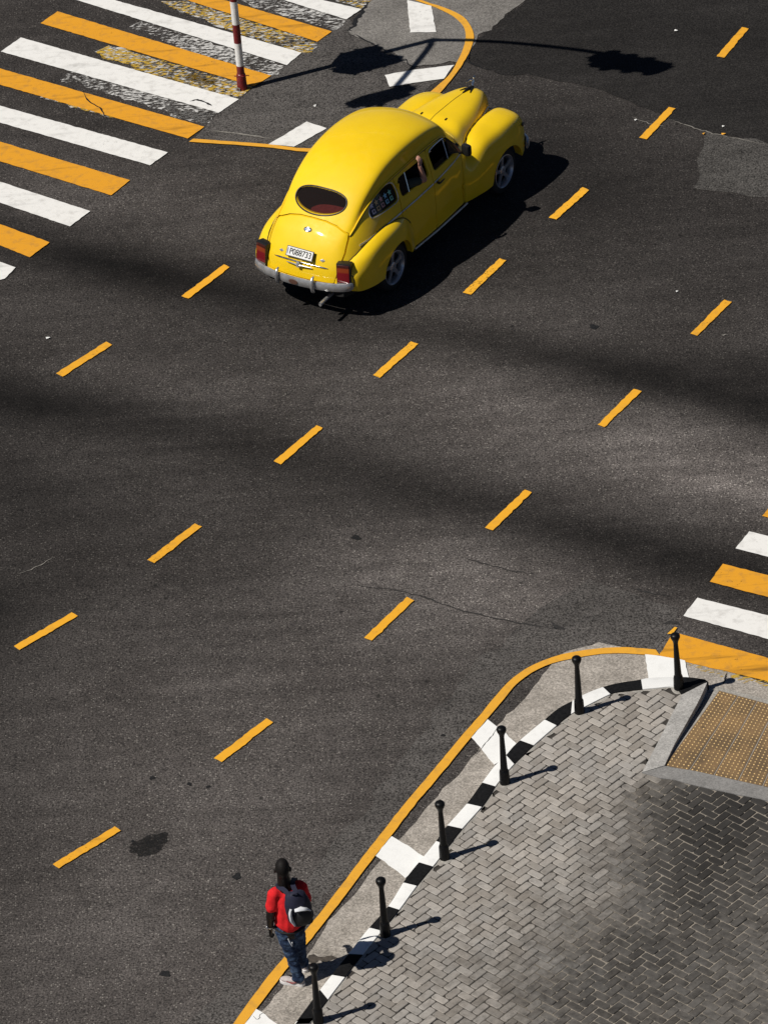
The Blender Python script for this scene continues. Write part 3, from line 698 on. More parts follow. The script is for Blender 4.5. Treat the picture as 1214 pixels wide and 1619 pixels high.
c = k.mix(k.math('MULTIPLY', k.ramp(_s, .35, .85), k.ramp(_n, .3, .5, .35, 1)), k.mix(k.ramp(_n, .5, .75), (0.028, 0.024, 0.020), (0.10, 0.088, 0.075)), (0.30, 0.265, 0.22)); k.color(k.mix(k.ramp(_f, .3, .7, 0, .4), c, (0.05, .045, .04))); M['joint_sand'] = k.m
from_bm('bedding_sand', bm, M['joint_sand'], pavement)
# cement fillet where the cut bricks meet the kerb
a_ = KIs; b_ = []
for i, q in enumerate(KIs):
    t = KIs[min(i + 1, len(KIs) - 1)] - KIs[max(i - 1, 0)]; t = t / (np.linalg.norm(t) + 1e-9); nn = np.array([t[1], -t[0]])
    b_.append(q + nn * max(0.0, 0.030 + 0.022 * math.sin(i * 1.7) + RNG.normal(0, .008)))
v = [(*q, ZP + .003) for q in a_[:-5]] + [(*q, ZP - .0005) for q in b_[:-5]]; m = len(a_) - 5
from_py('cement_fillet', v, [(i, i + 1, m + i + 1, m + i) for i in range(m - 1)], M['mortar'], pavement)
# ------------------------------------------------------------------ the yellow sedan
k = NT('car_yellow', 0.5, spec=0.25); _n = k.noise(2.2, 5, .6); _d = k.noise(9, 5, .7)
k.color(k.mix(k.ramp(_d, .50, .85, 0, .22), k.mix(k.ramp(_n, .3, .7), (0.80, 0.525, 0.007), (0.87, 0.58, 0.009)), (.62, .44, .05)))
k.l(k.ramp(_d, .3, .7, .42, .60), k.b.inputs['Roughness']); k.b.inputs['Coat Weight'].default_value = 0.6; k.b.inputs['Coat Roughness'].default_value = 0.05
k.bump(_n, 0.12, 0.02); M['car_yellow'] = k.m
M['chrome'] = plain('chrome', (0.72, 0.72, 0.71), 0.16, metal=1.0, var=0.12, vs=14)
M['chrome_worn'] = plain('chrome_worn', (0.62, 0.615, 0.61), 0.30, metal=0.75, var=0.22, vs=9)
M['rubber'] = plain('rubber', (0.012, 0.012, 0.012), 0.75, var=0.3)
M['black_trim'] = plain('black_trim', (0.010, 0.010, 0.010), 0.45)
M['underbody'] = plain('underbody', (0.008, 0.008, 0.008), 0.9)
M['cabin'] = plain('cabin', (0.020, 0.017, 0.015), 0.8, var=0.3)
M['seat_cloth'] = plain('seat_cloth', (0.030, 0.020, 0.018), 0.85, var=0.3)
M['shelf_red'] = plain('shelf_red', (0.20, 0.022, 0.022), 0.7, var=0.2)
M['alloy'] = plain('alloy', (0.50, 0.50, 0.52), 0.30, metal=0.6)
def glass_mat(name, tint, alpha, gr=0.06):
    k = NT(name, 0.5, spec=0.0); k.color(tint)
    tr = k.n.new('ShaderNodeBsdfTransparent'); tr.inputs[0].default_value = (0.62, 0.64, 0.63, 1)
    gl = k.n.new('ShaderNodeBsdfGlossy'); gl.inputs['Roughness'].default_value = gr
    if gr > 0.2:      # no mirror; the pane's tint stands in for a grey reflection
        tr.inputs[0].default_value = (0.80, 0.74, 0.73, 1); m2 = k.n.new('ShaderNodeMixShader'); m2.inputs[0].default_value = alpha
        k.l(tr.outputs[0], m2.inputs[1]); k.l(k.b.outputs[0], m2.inputs[2]); k.l(m2.outputs[0], k.out.inputs[0]); return k.m
    fr = k.n.new('ShaderNodeFresnel'); fr.inputs[0].default_value = 1.5
    mx = k.n.new('ShaderNodeMixShader'); k.l(fr.outputs[0], mx.inputs[0]); k.l(tr.outputs[0], mx.inputs[1]); k.l(gl.outputs[0], mx.inputs[2])
    m2 = k.n.new('ShaderNodeMixShader'); m2.inputs[0].default_value = alpha
    k.l(mx.outputs[0], m2.inputs[1]); k.l(k.b.outputs[0], m2.inputs[2]); k.l(m2.outputs[0], k.out.inputs[0])
    return k.m
M['glass'] = glass_mat('glass', (0.010, 0.009, 0.009), 0.35)
M['glass_rear'] = glass_mat('glass_rear', (0.040, 0.031, 0.030), 0.30, 0.30)
M['glass_brown'] = glass_mat('glass_brown', (0.06, 0.025, 0.012), 0.72)
k = NT('tail_lens', 0.18, spec=0.5, )
_sx = k.n.new('ShaderNodeSeparateXYZ'); k.l(k.co, _sx.inputs[0]); _z = _sx.outputs[2]
c = k.mix(k.ramp(_z, 0.600, 0.605), (0.16, 0.15, 0.15), (0.16, 0.005, 0.010)); c = k.mix(k.ramp(_z, 0.735, 0.760), c, (0.22, 0.035, 0.008)); c = k.mix(k.ramp(_z, 0.805, 0.82), c, (0.05, 0.008, 0.005))
k.color(c); k.b.inputs['Coat Weight'].default_value = 0.5; M['tail_lens'] = k.m

_h0, _h1 = G(625.2, 422, 0.335), G(797, 270.8, 0.335)
_cd = (_h1 - _h0)[:2]; WB = float(np.linalg.norm(_cd)); _cd /= WB; _cn = np.array([-_cd[1], _cd[0]])
CAR_O = _h0[:2] + _cn * 0.835
CAR_RZ = math.atan2(_cd[1], _cd[0])
car = thing('vintage_car', 'yellow rounded vintage sedan with chrome bumpers driving across the junction', 'car', (CAR_O[0], CAR_O[1], 0), CAR_RZ)

# --- body: rows of control points from the tail (bottom) over the roof to the nose, for the half with y > 0
ROWS = [  # (x, y, z)
 [(-1.105, 0, .50), (-1.045, 0, .80), (-.86, 0, 1.08), (-.62, 0, 1.295), (-.27, 0, 1.595), (.26, 0, 1.825), (1.0, 0, 1.878), (1.70, 0, 1.740), (2.18, 0, 1.27), (2.55, 0, 1.25), (3.1, 0, 1.235), (3.56, 0, 1.15), (3.71, 0, .84), (3.68, 0, .5)],
 [(-1.085, .32, .50), (-1.022, .32, .79), (-.835, .40, 1.06), (-.575, .47, 1.255), (-.225, .525, 1.535), (.29, .55, 1.750), (1.0, .56, 1.795), (1.655, .53, 1.662), (2.11, .47, 1.24), (2.53, .35, 1.22), (3.08, .265, 1.20), (3.54, .15, 1.125), (3.69, .12, .84), (3.65, .11, .5)],
 [(-1.03, .55, .50), (-.965, .555, .78), (-.765, .59, 1.02), (-.50, .605, 1.20), (-.14, .615, 1.39), (.34, .62, 1.51), (1.03, .628, 1.545), (1.63, .62, 1.482), (1.97, .645, 1.16), (2.48, .50, 1.10), (3.05, .385, 1.085), (3.49, .24, 1.02), (3.61, .18, .80), (3.60, .18, .5)],
 [(-.92, .70, .5), (-.84, .705, .73), (-.63, .725, .90), (-.38, .74, 1.01), (-.05, .752, 1.07), (.4, .765, 1.09), (1.05, .775, 1.09), (1.62, .77, 1.08), (1.98, .745, 1.04), (2.48, .53, .97), (3.05, .40, .94), (3.45, .27, .88), (3.56, .22, .76), (3.55, .22, .5)],
 [(-.82, .76, .5), (-.72, .765, .64), (-.50, .785, .74), (-.28, .795, .78), (0, .80, .80), (.42, .805, .80), (1.05, .81, .79), (1.62, .805, .78), (2.0, .775, .77), (2.48, .55, .74), (3.05, .43, .72), (3.42, .3, .7), (3.53, .25, .65), (3.52, .25, .5)],
 [(-.74, .77, .46), (-.64, .775, .46), (-.45, .785, .44), (-.25, .79, .42), (0, .80, .40), (.42, .815, .37), (1.05, .82, .355), (1.62, .81, .36), (2.0, .77, .37), (2.48, .55, .42), (3.05, .43, .45), (3.42, .3, .48), (3.52, .25, .48), (3.51, .25, .47)]]
def cr(P, t):
    """Catmull-Rom along axis 0 of P at parameter t (0..n-1)"""
    n = len(P); i = min(int(t), n - 2); u = t - i
    p0 = P[i - 1] if i > 0 else 2 * P[0] - P[1]; p1, p2 = P[i], P[i + 1]; p3 = P[i + 2] if i + 2 < n else 2 * P[-1] - P[-2]
    return 0.5 * (2 * p1 + (p2 - p0) * u + (2 * p0 - 5 * p1 + 4 * p2 - p3) * u * u + (3 * p1 - p0 - 3 * p2 + p3) * u ** 3)
def patch(rows, nu, nv, mirror_first=False):
    """sample the control net; returns array [nv_total][nu_total][3] (v across the rows, u along them)"""
    A = np.array(rows, float)                                   # rows, cols, 3
    us = np.linspace(0, A.shape[1] - 1, (A.shape[1] - 1) * nu + 1)
    B = np.array([[cr(A[r], u) for u in us] for r in range(A.shape[0])])
    if mirror_first:                                            # row 0 lies on the middle plane: mirror so that the surface is smooth across it
        m = B[1:2] * np.array([1, -1, 1]); Bx = np.concatenate([m, B]); off = 1
    else: Bx = B; off = 0
    vs = np.linspace(0, A.shape[0] - 1, (A.shape[0] - 1) * nv + 1)
    return np.array([[cr(Bx[:, c], v + off) for c in range(len(us))] for v in vs])
def grid_faces(nv, nu, base=0, flip=False):
    f = []
    for v in range(nv - 1):
        for u in range(nu - 1):
            q = (base + v * nu + u, base + v * nu + u + 1, base + (v + 1) * nu + u + 1, base + (v + 1) * nu + u)
            f.append(q[::-1] if flip else q)
    return f
NU, NV = 12, 7
half = patch(ROWS, NU, NV, True)                                # v = 0 on the centre line
half[0, :, 1] = 0
full = np.concatenate([half[::-1] * np.array([1, -1, 1]), half[1:]])
SH = full.shape
body_src_v = full.reshape(-1, 3); body_src_f = grid_faces(SH[0], SH[1])
def obj_from(name, v, f, mat=None, parent=None):
    me = bpy.data.meshes.new(name); me.from_pydata([tuple(q) for q in v], [], [tuple(q) for q in f]); me.update()
    return link(name, me, mat, parent)
src = obj_from('body_source', body_src_v, body_src_f)
# outward orientation
_me = src.data; _p = min(_me.polygons, key=lambda p: (Vector(p.center) - Vector((1.0, 0, 1.76))).length)
if _p.normal.z < 0: _me.flip_normals(); _me.update()
BODY = BVHTree.FromPolygons([v.co[:] for v in _me.vertices], [p.vertices[:] for p in _me.polygons])
TH = 0.028
md = src.modifiers.new('s', 'SOLIDIFY'); md.thickness = TH; md.offset = -1; md.use_even_offset = False
bake(src)
def prism_obj(poly, axis, a, b):
    """closed prism; poly in the two other axes (order x,z for axis y; y,z for x; x,y for z)"""
    bm = bmesh.new()
    def P(q, h): return {'y': (q[0], h, q[1]), 'x': (h, q[0], q[1]), 'z': (q[0], q[1], h)}[axis]
    A = [bm.verts.new(P(q, a)) for q in poly]; B = [bm.verts.new(P(q, b)) for q in poly]; n = len(poly)
    bm.faces.new(A); bm.faces.new(B[::-1])
    for i in range(n): bm.faces.new((A[i], B[i], B[(i + 1) % n], A[(i + 1) % n]))
    return from_bm('cutter', bm)
def boolean(o, cutter, op):
    md = o.modifiers.new('b', 'BOOLEAN'); md.operation = op; md.solver = 'EXACT'; md.object = cutter
    bake(o); return o
def kill(o):
    me = o.data; bpy.data.objects.remove(o)
    if me and me.users == 0: bpy.data.meshes.remove(me)
def clone(o, name):
    c = bpy.data.objects.new(name, o.data.copy()); COL.objects.link(c); return c
def round_poly(pts, r=0.05, n=5):
    out = []; m = len(pts); P = [np.array(p, float) for p in pts]
    for i in range(m):
        a, b, c = P[i - 1], P[i], P[(i + 1) % m]
        d1, d2 = a - b, c - b; l1, l2 = np.linalg.norm(d1), np.linalg.norm(d2); k_ = min(r, l1 * .45, l2 * .45)
        s, e = b + d1 / l1 * k_, b + d2 / l2 * k_
        for j in range(n + 1):
            t = j / n; out.append((1 - t) ** 2 * s + 2 * t * (1 - t) * b + t * t * e)
    return out
def inset_poly(pts, d):
    """move a closed polygon outward by d (negative: inward)"""
    P = np.array(pts, float); n = len(P); area = 0.5 * sum(P[i][0] * P[(i + 1) % n][1] - P[(i + 1) % n][0] * P[i][1] for i in range(n)); s = 1 if area > 0 else -1
    out = []
    for i in range(n):
        t = P[(i + 1) % n] - P[i - 1]; t /= np.linalg.norm(t) + 1e-9; out.append(P[i] + s * d * np.array([t[1], -t[0]]))
    return out
def body_y(x, z, side=-1):
    """y of the outer body skin at (x, z)"""
    h = BODY.ray_cast(Vector((x, side * 2.0, z)), Vector((0, -side, 0)))
    return h[0].y if h[0] is not None else None
def finish(o, name, parent, mat=None, ang=32):
    o.name = name; o.data.name = name; o.parent = parent
    o.data.materials.clear(); o.data.materials.append(mat or M['car_yellow'])
    o.data.polygons.foreach_set('use_smooth', [True] * len(o.data.polygons)); o.data.set_sharp_from_angle(angle=R(ang)); return o

# side windows (x, z), doors, lid, bonnet
W_FRONT = round_poly([(1.245, 1.165), (1.86, 1.165), (1.745, 1.40), (1.62, 1.44), (1.40, 1.447), (1.255, 1.435)], .06)
W_REAR = round_poly([(.435, 1.175), (1.115, 1.175), (1.125, 1.435), (.60, 1.440), (.455, 1.425)], .07)
W_QUART = smooth_poly([(-.20, 1.195), (.10, 1.185), (.30, 1.19), (.352, 1.24), (.355, 1.36), (.325, 1.43), (.22, 1.455), (.04, 1.435), (-.12, 1.375), (-.22, 1.305), (-.25, 1.235)], 4, True)
D_REAR = round_poly([(.405, 1.488), (1.205, 1.500), (1.150, 1.02), (1.10, .33), (.52, .33), (.40, .74), (.325, .90), (.37, 1.10)], .05)
D_FRONT = round_poly([(1.215, 1.500), (1.45, 1.500), (1.70, 1.45), (1.93, 1.14), (1.915, 1.0), (1.83, .58), (1.86, .33), (1.11, .33), (1.160, 1.02)], .05)
GAP = 0.016
def side_cut(o, poly, op='DIFFERENCE', y0=-1.2, y1=1.2):
    c = prism_obj([tuple(q) for q in poly], 'y', y0, y1); boolean(o, c, op); kill(c)
# oval rear window and windscreen
REARW = [(0.395 * math.copysign(abs(math.cos(a)) ** 0.85, math.cos(a)), 1.420 + .122 * math.copysign(abs(math.sin(a)) ** 0.92, math.sin(a)) - 0.0) for a in np.linspace(0, 2 * math.pi, 49)[:-1]]
SCREEN = round_poly([(-.56, 1.31), (.56, 1.31), (.46, 1.60), (-.46, 1.60)], .08)
for poly in (W_FRONT, W_REAR, W_QUART): side_cut(src, poly)
c = prism_obj(REARW, 'x', -1.6, 0.35); boolean(src, c, 'DIFFERENCE'); kill(c)
c = prism_obj([tuple(q) for q in SCREEN], 'x', 1.45, 2.6); boolean(src, c, 'DIFFERENCE'); kill(c)
# panels
doors = []
for nm, poly in (('rear_door', D_REAR), ('front_door', D_FRONT)):
    for sgn in (-1, 1):
        d = clone(src, nm); y0, y1 = (-1.2, -0.3) if sgn < 0 else (0.3, 1.2)
        side_cut(d, poly, 'INTERSECT', y0, y1); finish(d, nm, car); doors.append((nm, sgn, d))
LID = round_poly([(-.515, .555), (.515, .555), (.570, .77), (.590, .94), (.575, 1.09), (.560, 1.135), (.38, 1.205), (.2, 1.240), (0, 1.250), (-.2, 1.240), (-.38, 1.205), (-.560, 1.135), (-.575, 1.09), (-.590, .94), (-.570, .77)], .02)
lid = clone(src, 'boot_lid'); c = prism_obj([tuple(q) for q in LID], 'x', -1.5, -0.45); boolean(lid, c, 'INTERSECT'); kill(c); finish(lid, 'boot_lid', car)
BON = [(2.245, 1.5), (3.85, 1.5), (3.85, 1.03), (3.3, 1.02), (2.6, 1.025), (2.15, 1.075), (2.10, 1.20), (2.2, 1.30)]
bon = clone(src, 'bonnet'); side_cut(bon, BON, 'INTERSECT'); finish(bon, 'bonnet', car)
for poly in (D_REAR, D_FRONT, BON): side_cut(src, inset_poly(poly, GAP))
side_cut(src, [(-.01 + .398 * math.cos(a), .335 + .398 * math.sin(a)) for a in np.linspace(0, 2 * math.pi, 41)[:-1]])      # rear wheel wells
c = prism_obj([tuple(q) for q in inset_poly(LID, GAP)], 'x', -1.5, -0.44); boolean(src, c, 'DIFFERENCE'); kill(c)
finish(src, 'body', car)
body = src

# dark lining just inside the skin so that the gaps read as gaps, and the floor
lin = half.copy(); lin = full + 0.0
nrm = np.zeros_like(full)
du = np.gradient(full, axis=1); dv = np.gradient(full, axis=0); nrm = np.cross(du, dv); nrm /= np.linalg.norm(nrm, axis=2, keepdims=True) + 1e-9
if nrm[SH[0] // 2, 6 * NU, 2] < 0: nrm = -nrm
inner_ = full - nrm * (TH + 0.012)
lv = inner_.reshape(-1, 3); lf = []
open_x = lambda p: (1.2 < p[0] < 1.9 and 1.13 < p[2] < 1.47) or (.40 < p[0] < 1.15 and 1.14 < p[2] < 1.47) or (-.30 < p[0] < .38 and 1.16 < p[2] < 1.48)
for f in body_src_f:
    ce = np.mean([full.reshape(-1, 3)[q] for q in f], axis=0)
    if open_x(ce) and abs(ce[1]) > .5: continue
    if abs(ce[1]) < .46 and -.85 < ce[0] < -.2 and 1.26 < ce[2] < 1.60: continue
    if abs(ce[1]) < .62 and 1.6 < ce[0] < 2.3 and 1.2 < ce[2] < 1.62: continue
    lf.append(f)
obj_from('lining', lv, lf, M['cabin'], car)
bm = bmesh.new()
fl = [(-.95, -.60), (-.60, -.74), (2.0, -.74), (2.3, -.45), (3.45, -.22), (3.45, .22), (2.3, .45), (2.0, .74), (-.60, .74), (-.95, .60)]
add_prism(bm, fl, 0.30, 0.40)
from_bm('floor_pan', bm, M['underbody'], car)

# --- wings (fenders)
def arch_z(x, xa, r, zc=0.335):
    return zc + math.sqrt(max(r * r - (x - xa) ** 2, 0)) if abs(x - xa) < r else -1
def make_wing(name, rows, xa, r, sgn, nu=14, nv=7, turn_in=0.10):
    P = patch(rows, nu, nv)
    V, U = P.shape[:2]
    for v in range(V):
        for u in range(U):
            az = arch_z(P[v, u, 0], xa, r)
            if P[v, u, 2] < az: P[v, u, 2] = az
    # fold the lip inwards
    lip = P[-1].copy(); lip1 = lip.copy(); lip1[:, 1] -= 0.016; lip1[:, 2] += 0.0
    lip2 = lip1.copy(); lip2[:, 1] -= turn_in; lip2[:, 2] += 0.02
    A = np.concatenate([P, lip1[None], lip2[None]]); A[..., 1] *= sgn
    o = obj_from(name, A.reshape(-1, 3), grid_faces(A.shape[0], A.shape[1]), None, None)
    bm = bmesh.new(); bm.from_mesh(o.data); bmesh.ops.remove_doubles(bm, verts=bm.verts, dist=1e-4); bmesh.ops.recalc_face_normals(bm, faces=bm.faces); bm.to_mesh(o.data); bm.free()
    return finish(o, name, car, ang=50)
FW = [  # front wing: rows inner .. lip
 [(1.96, .70, .99), (2.12, .60, .97), (2.45, .44, .95), (2.85, .37, .93), (3.20, .31, .88), (3.42, .28, .80), (3.50, .28, .62), (3.50, .28, .48)],
 [(1.96, .735, .95), (2.12, .665, .935), (2.45, .535, 1.045), (2.85, .47, 1.065), (3.22, .445, 1.045), (3.47, .43, .96), (3.57, .43, .71), (3.56, .44, .48)],
 [(1.95, .765, .88), (2.12, .735, .885), (2.45, .67, 1.06), (2.85, .645, 1.078), (3.22, .64, 1.058), (3.485, .63, .965), (3.575, .62, .71), (3.575, .62, .48)],
 [(1.94, .785, .80), (2.12, .80, .80), (2.45, .815, .985), (2.85, .825, 1.015), (3.22, .825, .995), (3.47, .79, .905), (3.55, .755, .68), (3.54, .755, .48)],
 [(1.92, .80, .68), (2.12, .84, .68), (2.45, .885, .79), (2.85, .905, .84), (3.22, .895, .81), (3.43, .855, .75), (3.505, .82, .63), (3.50, .82, .48)],
 [(1.90, .80, .50), (2.12, .85, .50), (2.45, .90, .60), (2.85, .925, .66), (3.22, .915, .62), (3.41, .87, .58), (3.48, .835, .55), (3.48, .835, .46)],
 [(1.90, .795, .335), (2.12, .835, .32), (2.45, .895, .33), (2.85, .92, .40), (3.22, .91, .40), (3.40, .865, .42), (3.47, .83, .44), (3.47, .83, .44)]]
RW = [  # rear wing
 [(-1.03, .50, .50), (-1.00, .56, .66), (-.90, .63, .80), (-.61, .70, .93), (-.30, .735, 1.00), (0, .755, 1.01), (.30, .775, .95), (.50, .795, .82)],
 [(-1.035, .56, .50), (-1.01, .63, .66), (-.91, .71, .79), (-.62, .78, .92), (-.30, .815, .985), (0, .83, .985), (.30, .82, .92), (.51, .805, .76)],
 [(-1.03, .62, .50), (-1.005, .69, .64), (-.90, .78, .75), (-.62, .86, .87), (-.30, .89, .925), (0, .893, .925), (.30, .855, .85), (.52, .81, .68)],
 [(-1.01, .67, .49), (-.98, .74, .60), (-.89, .83, .68), (-.61, .905, .77), (-.30, .93, .80), (0, .93, .80), (.30, .885, .74), (.53, .815, .60)],
 [(-.99, .70, .48), (-.96, .77, .53), (-.87, .855, .58), (-.61, .922, .64), (-.30, .942, .66), (0, .94, .66), (.30, .895, .62), (.54, .82, .50)],
 [(-.97, .71, .46), (-.94, .78, .45), (-.85, .86, .43), (-.61, .922, .41), (-.30, .94, .40), (0, .938, .39), (.30, .89, .37), (.55, .82, .355)]]
def wing_welt(rows, sgn, x0, x1):
    """the dark beading where a wing leaves the body"""
    P = patch(rows, 8, 10); pts = []
    for u in range(P.shape[1]):
        for v in range(P.shape[0]):
            x, y, z = P[v, u]; yb = body_y(x, z, -1)
            if x0 < x < x1 and yb is not None and y > abs(yb) + .002: pts.append((x, sgn * (y + .001), z + .004)); break
    if len(pts) > 3:
        bm = bmesh.new(); add_tube(bm, pts, .0065, 6); from_bm('wing_welt', bm, M['black_trim'], car, smooth=60)
for s in (-1, 1):
    make_wing('front_wing', FW, WB, 0.395, s)
    make_wing('rear_wing', RW, -0.01, 0.400, s)
    wing_welt(FW, s, 2.15, 3.42); wing_welt(RW, s, -.95, .50)

# --- wheels
def make_wheel(x, y, side):
    w = bpy.data.objects.new('wheel', None); COL.objects.link(w); w.parent = car; w.location = (x, y, 0.335); w.rotation_euler = (0, 0, 0 if side < 0 else math.pi)
    Mx = Matrix.Rotation(R(90), 4, 'X')           # lathe axis z -> -y : +z of the profile looks outwards for side < 0
    bm = bmesh.new()
    add_lathe(bm, [(.235, -.19), (.30, -.195), (.325, -.175), (.335, -.14), (.335, -.05), (.325, -.015), (.295, .0), (.250, .002), (.238, -.01), (.235, -.19)], 48, Mx, cap=False)
    from_bm('tyre', bm, M['rubber'], w, smooth=40)
    bm = bmesh.new()
    add_lathe(bm, [(.248, .004), (.236, .008), (.226, -.004), (.215, -.045), (.205, -.15)], 48, Mx, cap=False)
    for k_ in range(5):
        a = 2 * math.pi * k_ / 5 + 0.3
        for (r0, r1, w0, w1) in ((.05, .225, .030, .040),):
            vs = []
            for (r, wd, zz) in ((r0, w0, -.030), ((r0 + r1) / 2, w0 * .82, -.020), (r1, w1, -.022)):
                for sx in (-1, 1):
                    for dz in (0, -.022):
                        u = Vector((r * math.cos(a) - sx * wd * math.sin(a), r * math.sin(a) + sx * wd * math.cos(a), zz + dz - (0.006 if False else 0)))
                        vs.append(bm.verts.new(Mx @ u))
            for s_ in range(2):
                b_ = s_ * 4
                for (i0, i1) in ((0, 1), (1, 3), (3, 2), (2, 0)): bm.faces.new((vs[b_ + i0], vs[b_ + i1], vs[b_ + 4 + i1], vs[b_ + 4 + i0]))
    add_lathe(bm, [(.075, -.05), (.072, -.022), (.055, -.014), (.034, -.012), (.030, .002), (.0, .004)], 24, Mx, cap=False)
    from_bm('rim', bm, M['alloy'], w, smooth=35)
    bm = bmesh.new(); add_lathe(bm, [(.0, -.075), (.205, -.075), (.205, -.16)], 32, Mx, cap=False)
    from_bm('brake_drum', bm, M['underbody'], w)
    return w
for x in (0.0, WB):
    yo = 0.835 if x else 0.835
    make_wheel(x - (.02 if not x else 0), -yo, -1); make_wheel(x - (.02 if not x else 0), yo, 1)

# --- side glass, frames, trim
def skin_patch(poly, off, side, parent, name, mat, n=None, local=None):
    """a sheet that follows the body skin, off metres outside it, over the side-view outline poly"""
    P = [np.array(q) for q in poly]
    bm = bmesh.new(); f = bm.faces.new([bm.verts.new((q[0], 0, q[1])) for q in P])
    bmesh.ops.triangulate(bm, faces=[f]); 
    bmesh.ops.subdivide_edges(bm, edges=bm.edges[:], cuts=3, use_grid_fill=True)
    for v in bm.verts:
        y = body_y(v.co.x, v.co.z, side)
        v.co.y = (y if y is not None else side * .75) + side * off
    return from_bm(name, bm, mat, parent, smooth=60)
def skin_tube(pts, off, rad, side, parent, name, mat, squash=None, closed=False):
    c = [(q[0], body_y(q[0], q[1], side), q[1]) for q in pts]
    c = [(x, (y if y is not None else side * .75) + side * off, z) for x, y, z in c]
    if closed: c = c + c[:1]
    bm = bmesh.new(); add_tube(bm, c, rad, 8, squash=squash); return from_bm(name, bm, mat, parent, smooth=50)
for nm, sgn, d in doors:
    if nm == 'front_door':
        glass = [q for q in W_FRONT]
        if sgn > 0: skin_patch(inset_poly(glass, .004), -.016, sgn, d, 'window_glass', M['glass'])
        else:
            # driver-side glass wound down to a third; quarter light swung open
            skin_patch([(1.25, 1.16), (1.86, 1.16), (1.82, 1.235), (1.25, 1.235)], -.016, sgn, d, 'window_glass', M['glass'])
        skin_tube([(1.635, 1.165), (1.66, 1.30), (1.69, 1.43)], -.010, .008, sgn, d, 'window_divider', M['chrome_worn'])
        skin_tube([(1.27, 1.425), (1.30, 1.447), (1.40, 1.455), (1.62, 1.447), (1.68, 1.43)], .003, .010, sgn, d, 'rain_deflector', M['chrome'], squash=(1.0, 1.6))
        skin_tube([(1.17, 1.035), (1.45, 1.055), (1.70, 1.075), (1.92, 1.088)], .006, .011, sgn, d, 'side_trim', M['chrome_worn'], squash=(.6, 1.3))
        bm = bmesh.new(); y = body_y(1.27, 1.02, sgn)
        add_box(bm, (1.24, y + sgn * .020, 1.01), (.028, .04, .028), bevel=.006); add_tube(bm, [(1.22, y + sgn * .045, 1.01), (1.27, y + sgn * .050, 1.012), (1.36, y + sgn * .045, 1.015)], [.013, .012, .008], 8)
        from_bm('door_handle', bm, M['black_trim'] if sgn < 0 else M['chrome_worn'], d, smooth=40)
    else:
        if sgn > 0: skin_patch(inset_poly(W_REAR, .004), -.016, sgn, d, 'window_glass', M['glass'])
        else: skin_patch([(.43, 1.17), (.64, 1.17), (.66, 1.44), (.47, 1.44), (.43, 1.38)], -.016, sgn, d, 'window_glass', M['glass'])
        skin_tube([(.615, 1.175), (.635, 1.30), (.655, 1.44)], -.008, .010, sgn, d, 'window_divider', M['chrome'])
        skin_tube([(.345, 1.012), (.70, 1.018), (1.14, 1.033)], .006, .011, sgn, d, 'side_trim', M['chrome_worn'], squash=(.6, 1.3))
        bm = bmesh.new(); y = body_y(.44, 1.36, sgn); add_box(bm, (.43, y + sgn * .012, 1.345), (.022, .03, .085), bevel=.008); from_bm('door_hinge', bm, M['car_yellow'], d, smooth=40)
    bm = bmesh.new()
    for (hx, hz) in (((1.86, .62),) if nm == 'front_door' else ()):
        y = body_y(hx, hz, sgn); add_box(bm, (hx, y + sgn * .012, hz), (.03, .03, .07), bevel=.008)
    if len(bm.verts): from_bm('door_hinge', bm, M['car_yellow'], d, smooth=40)
    else: bm.free()
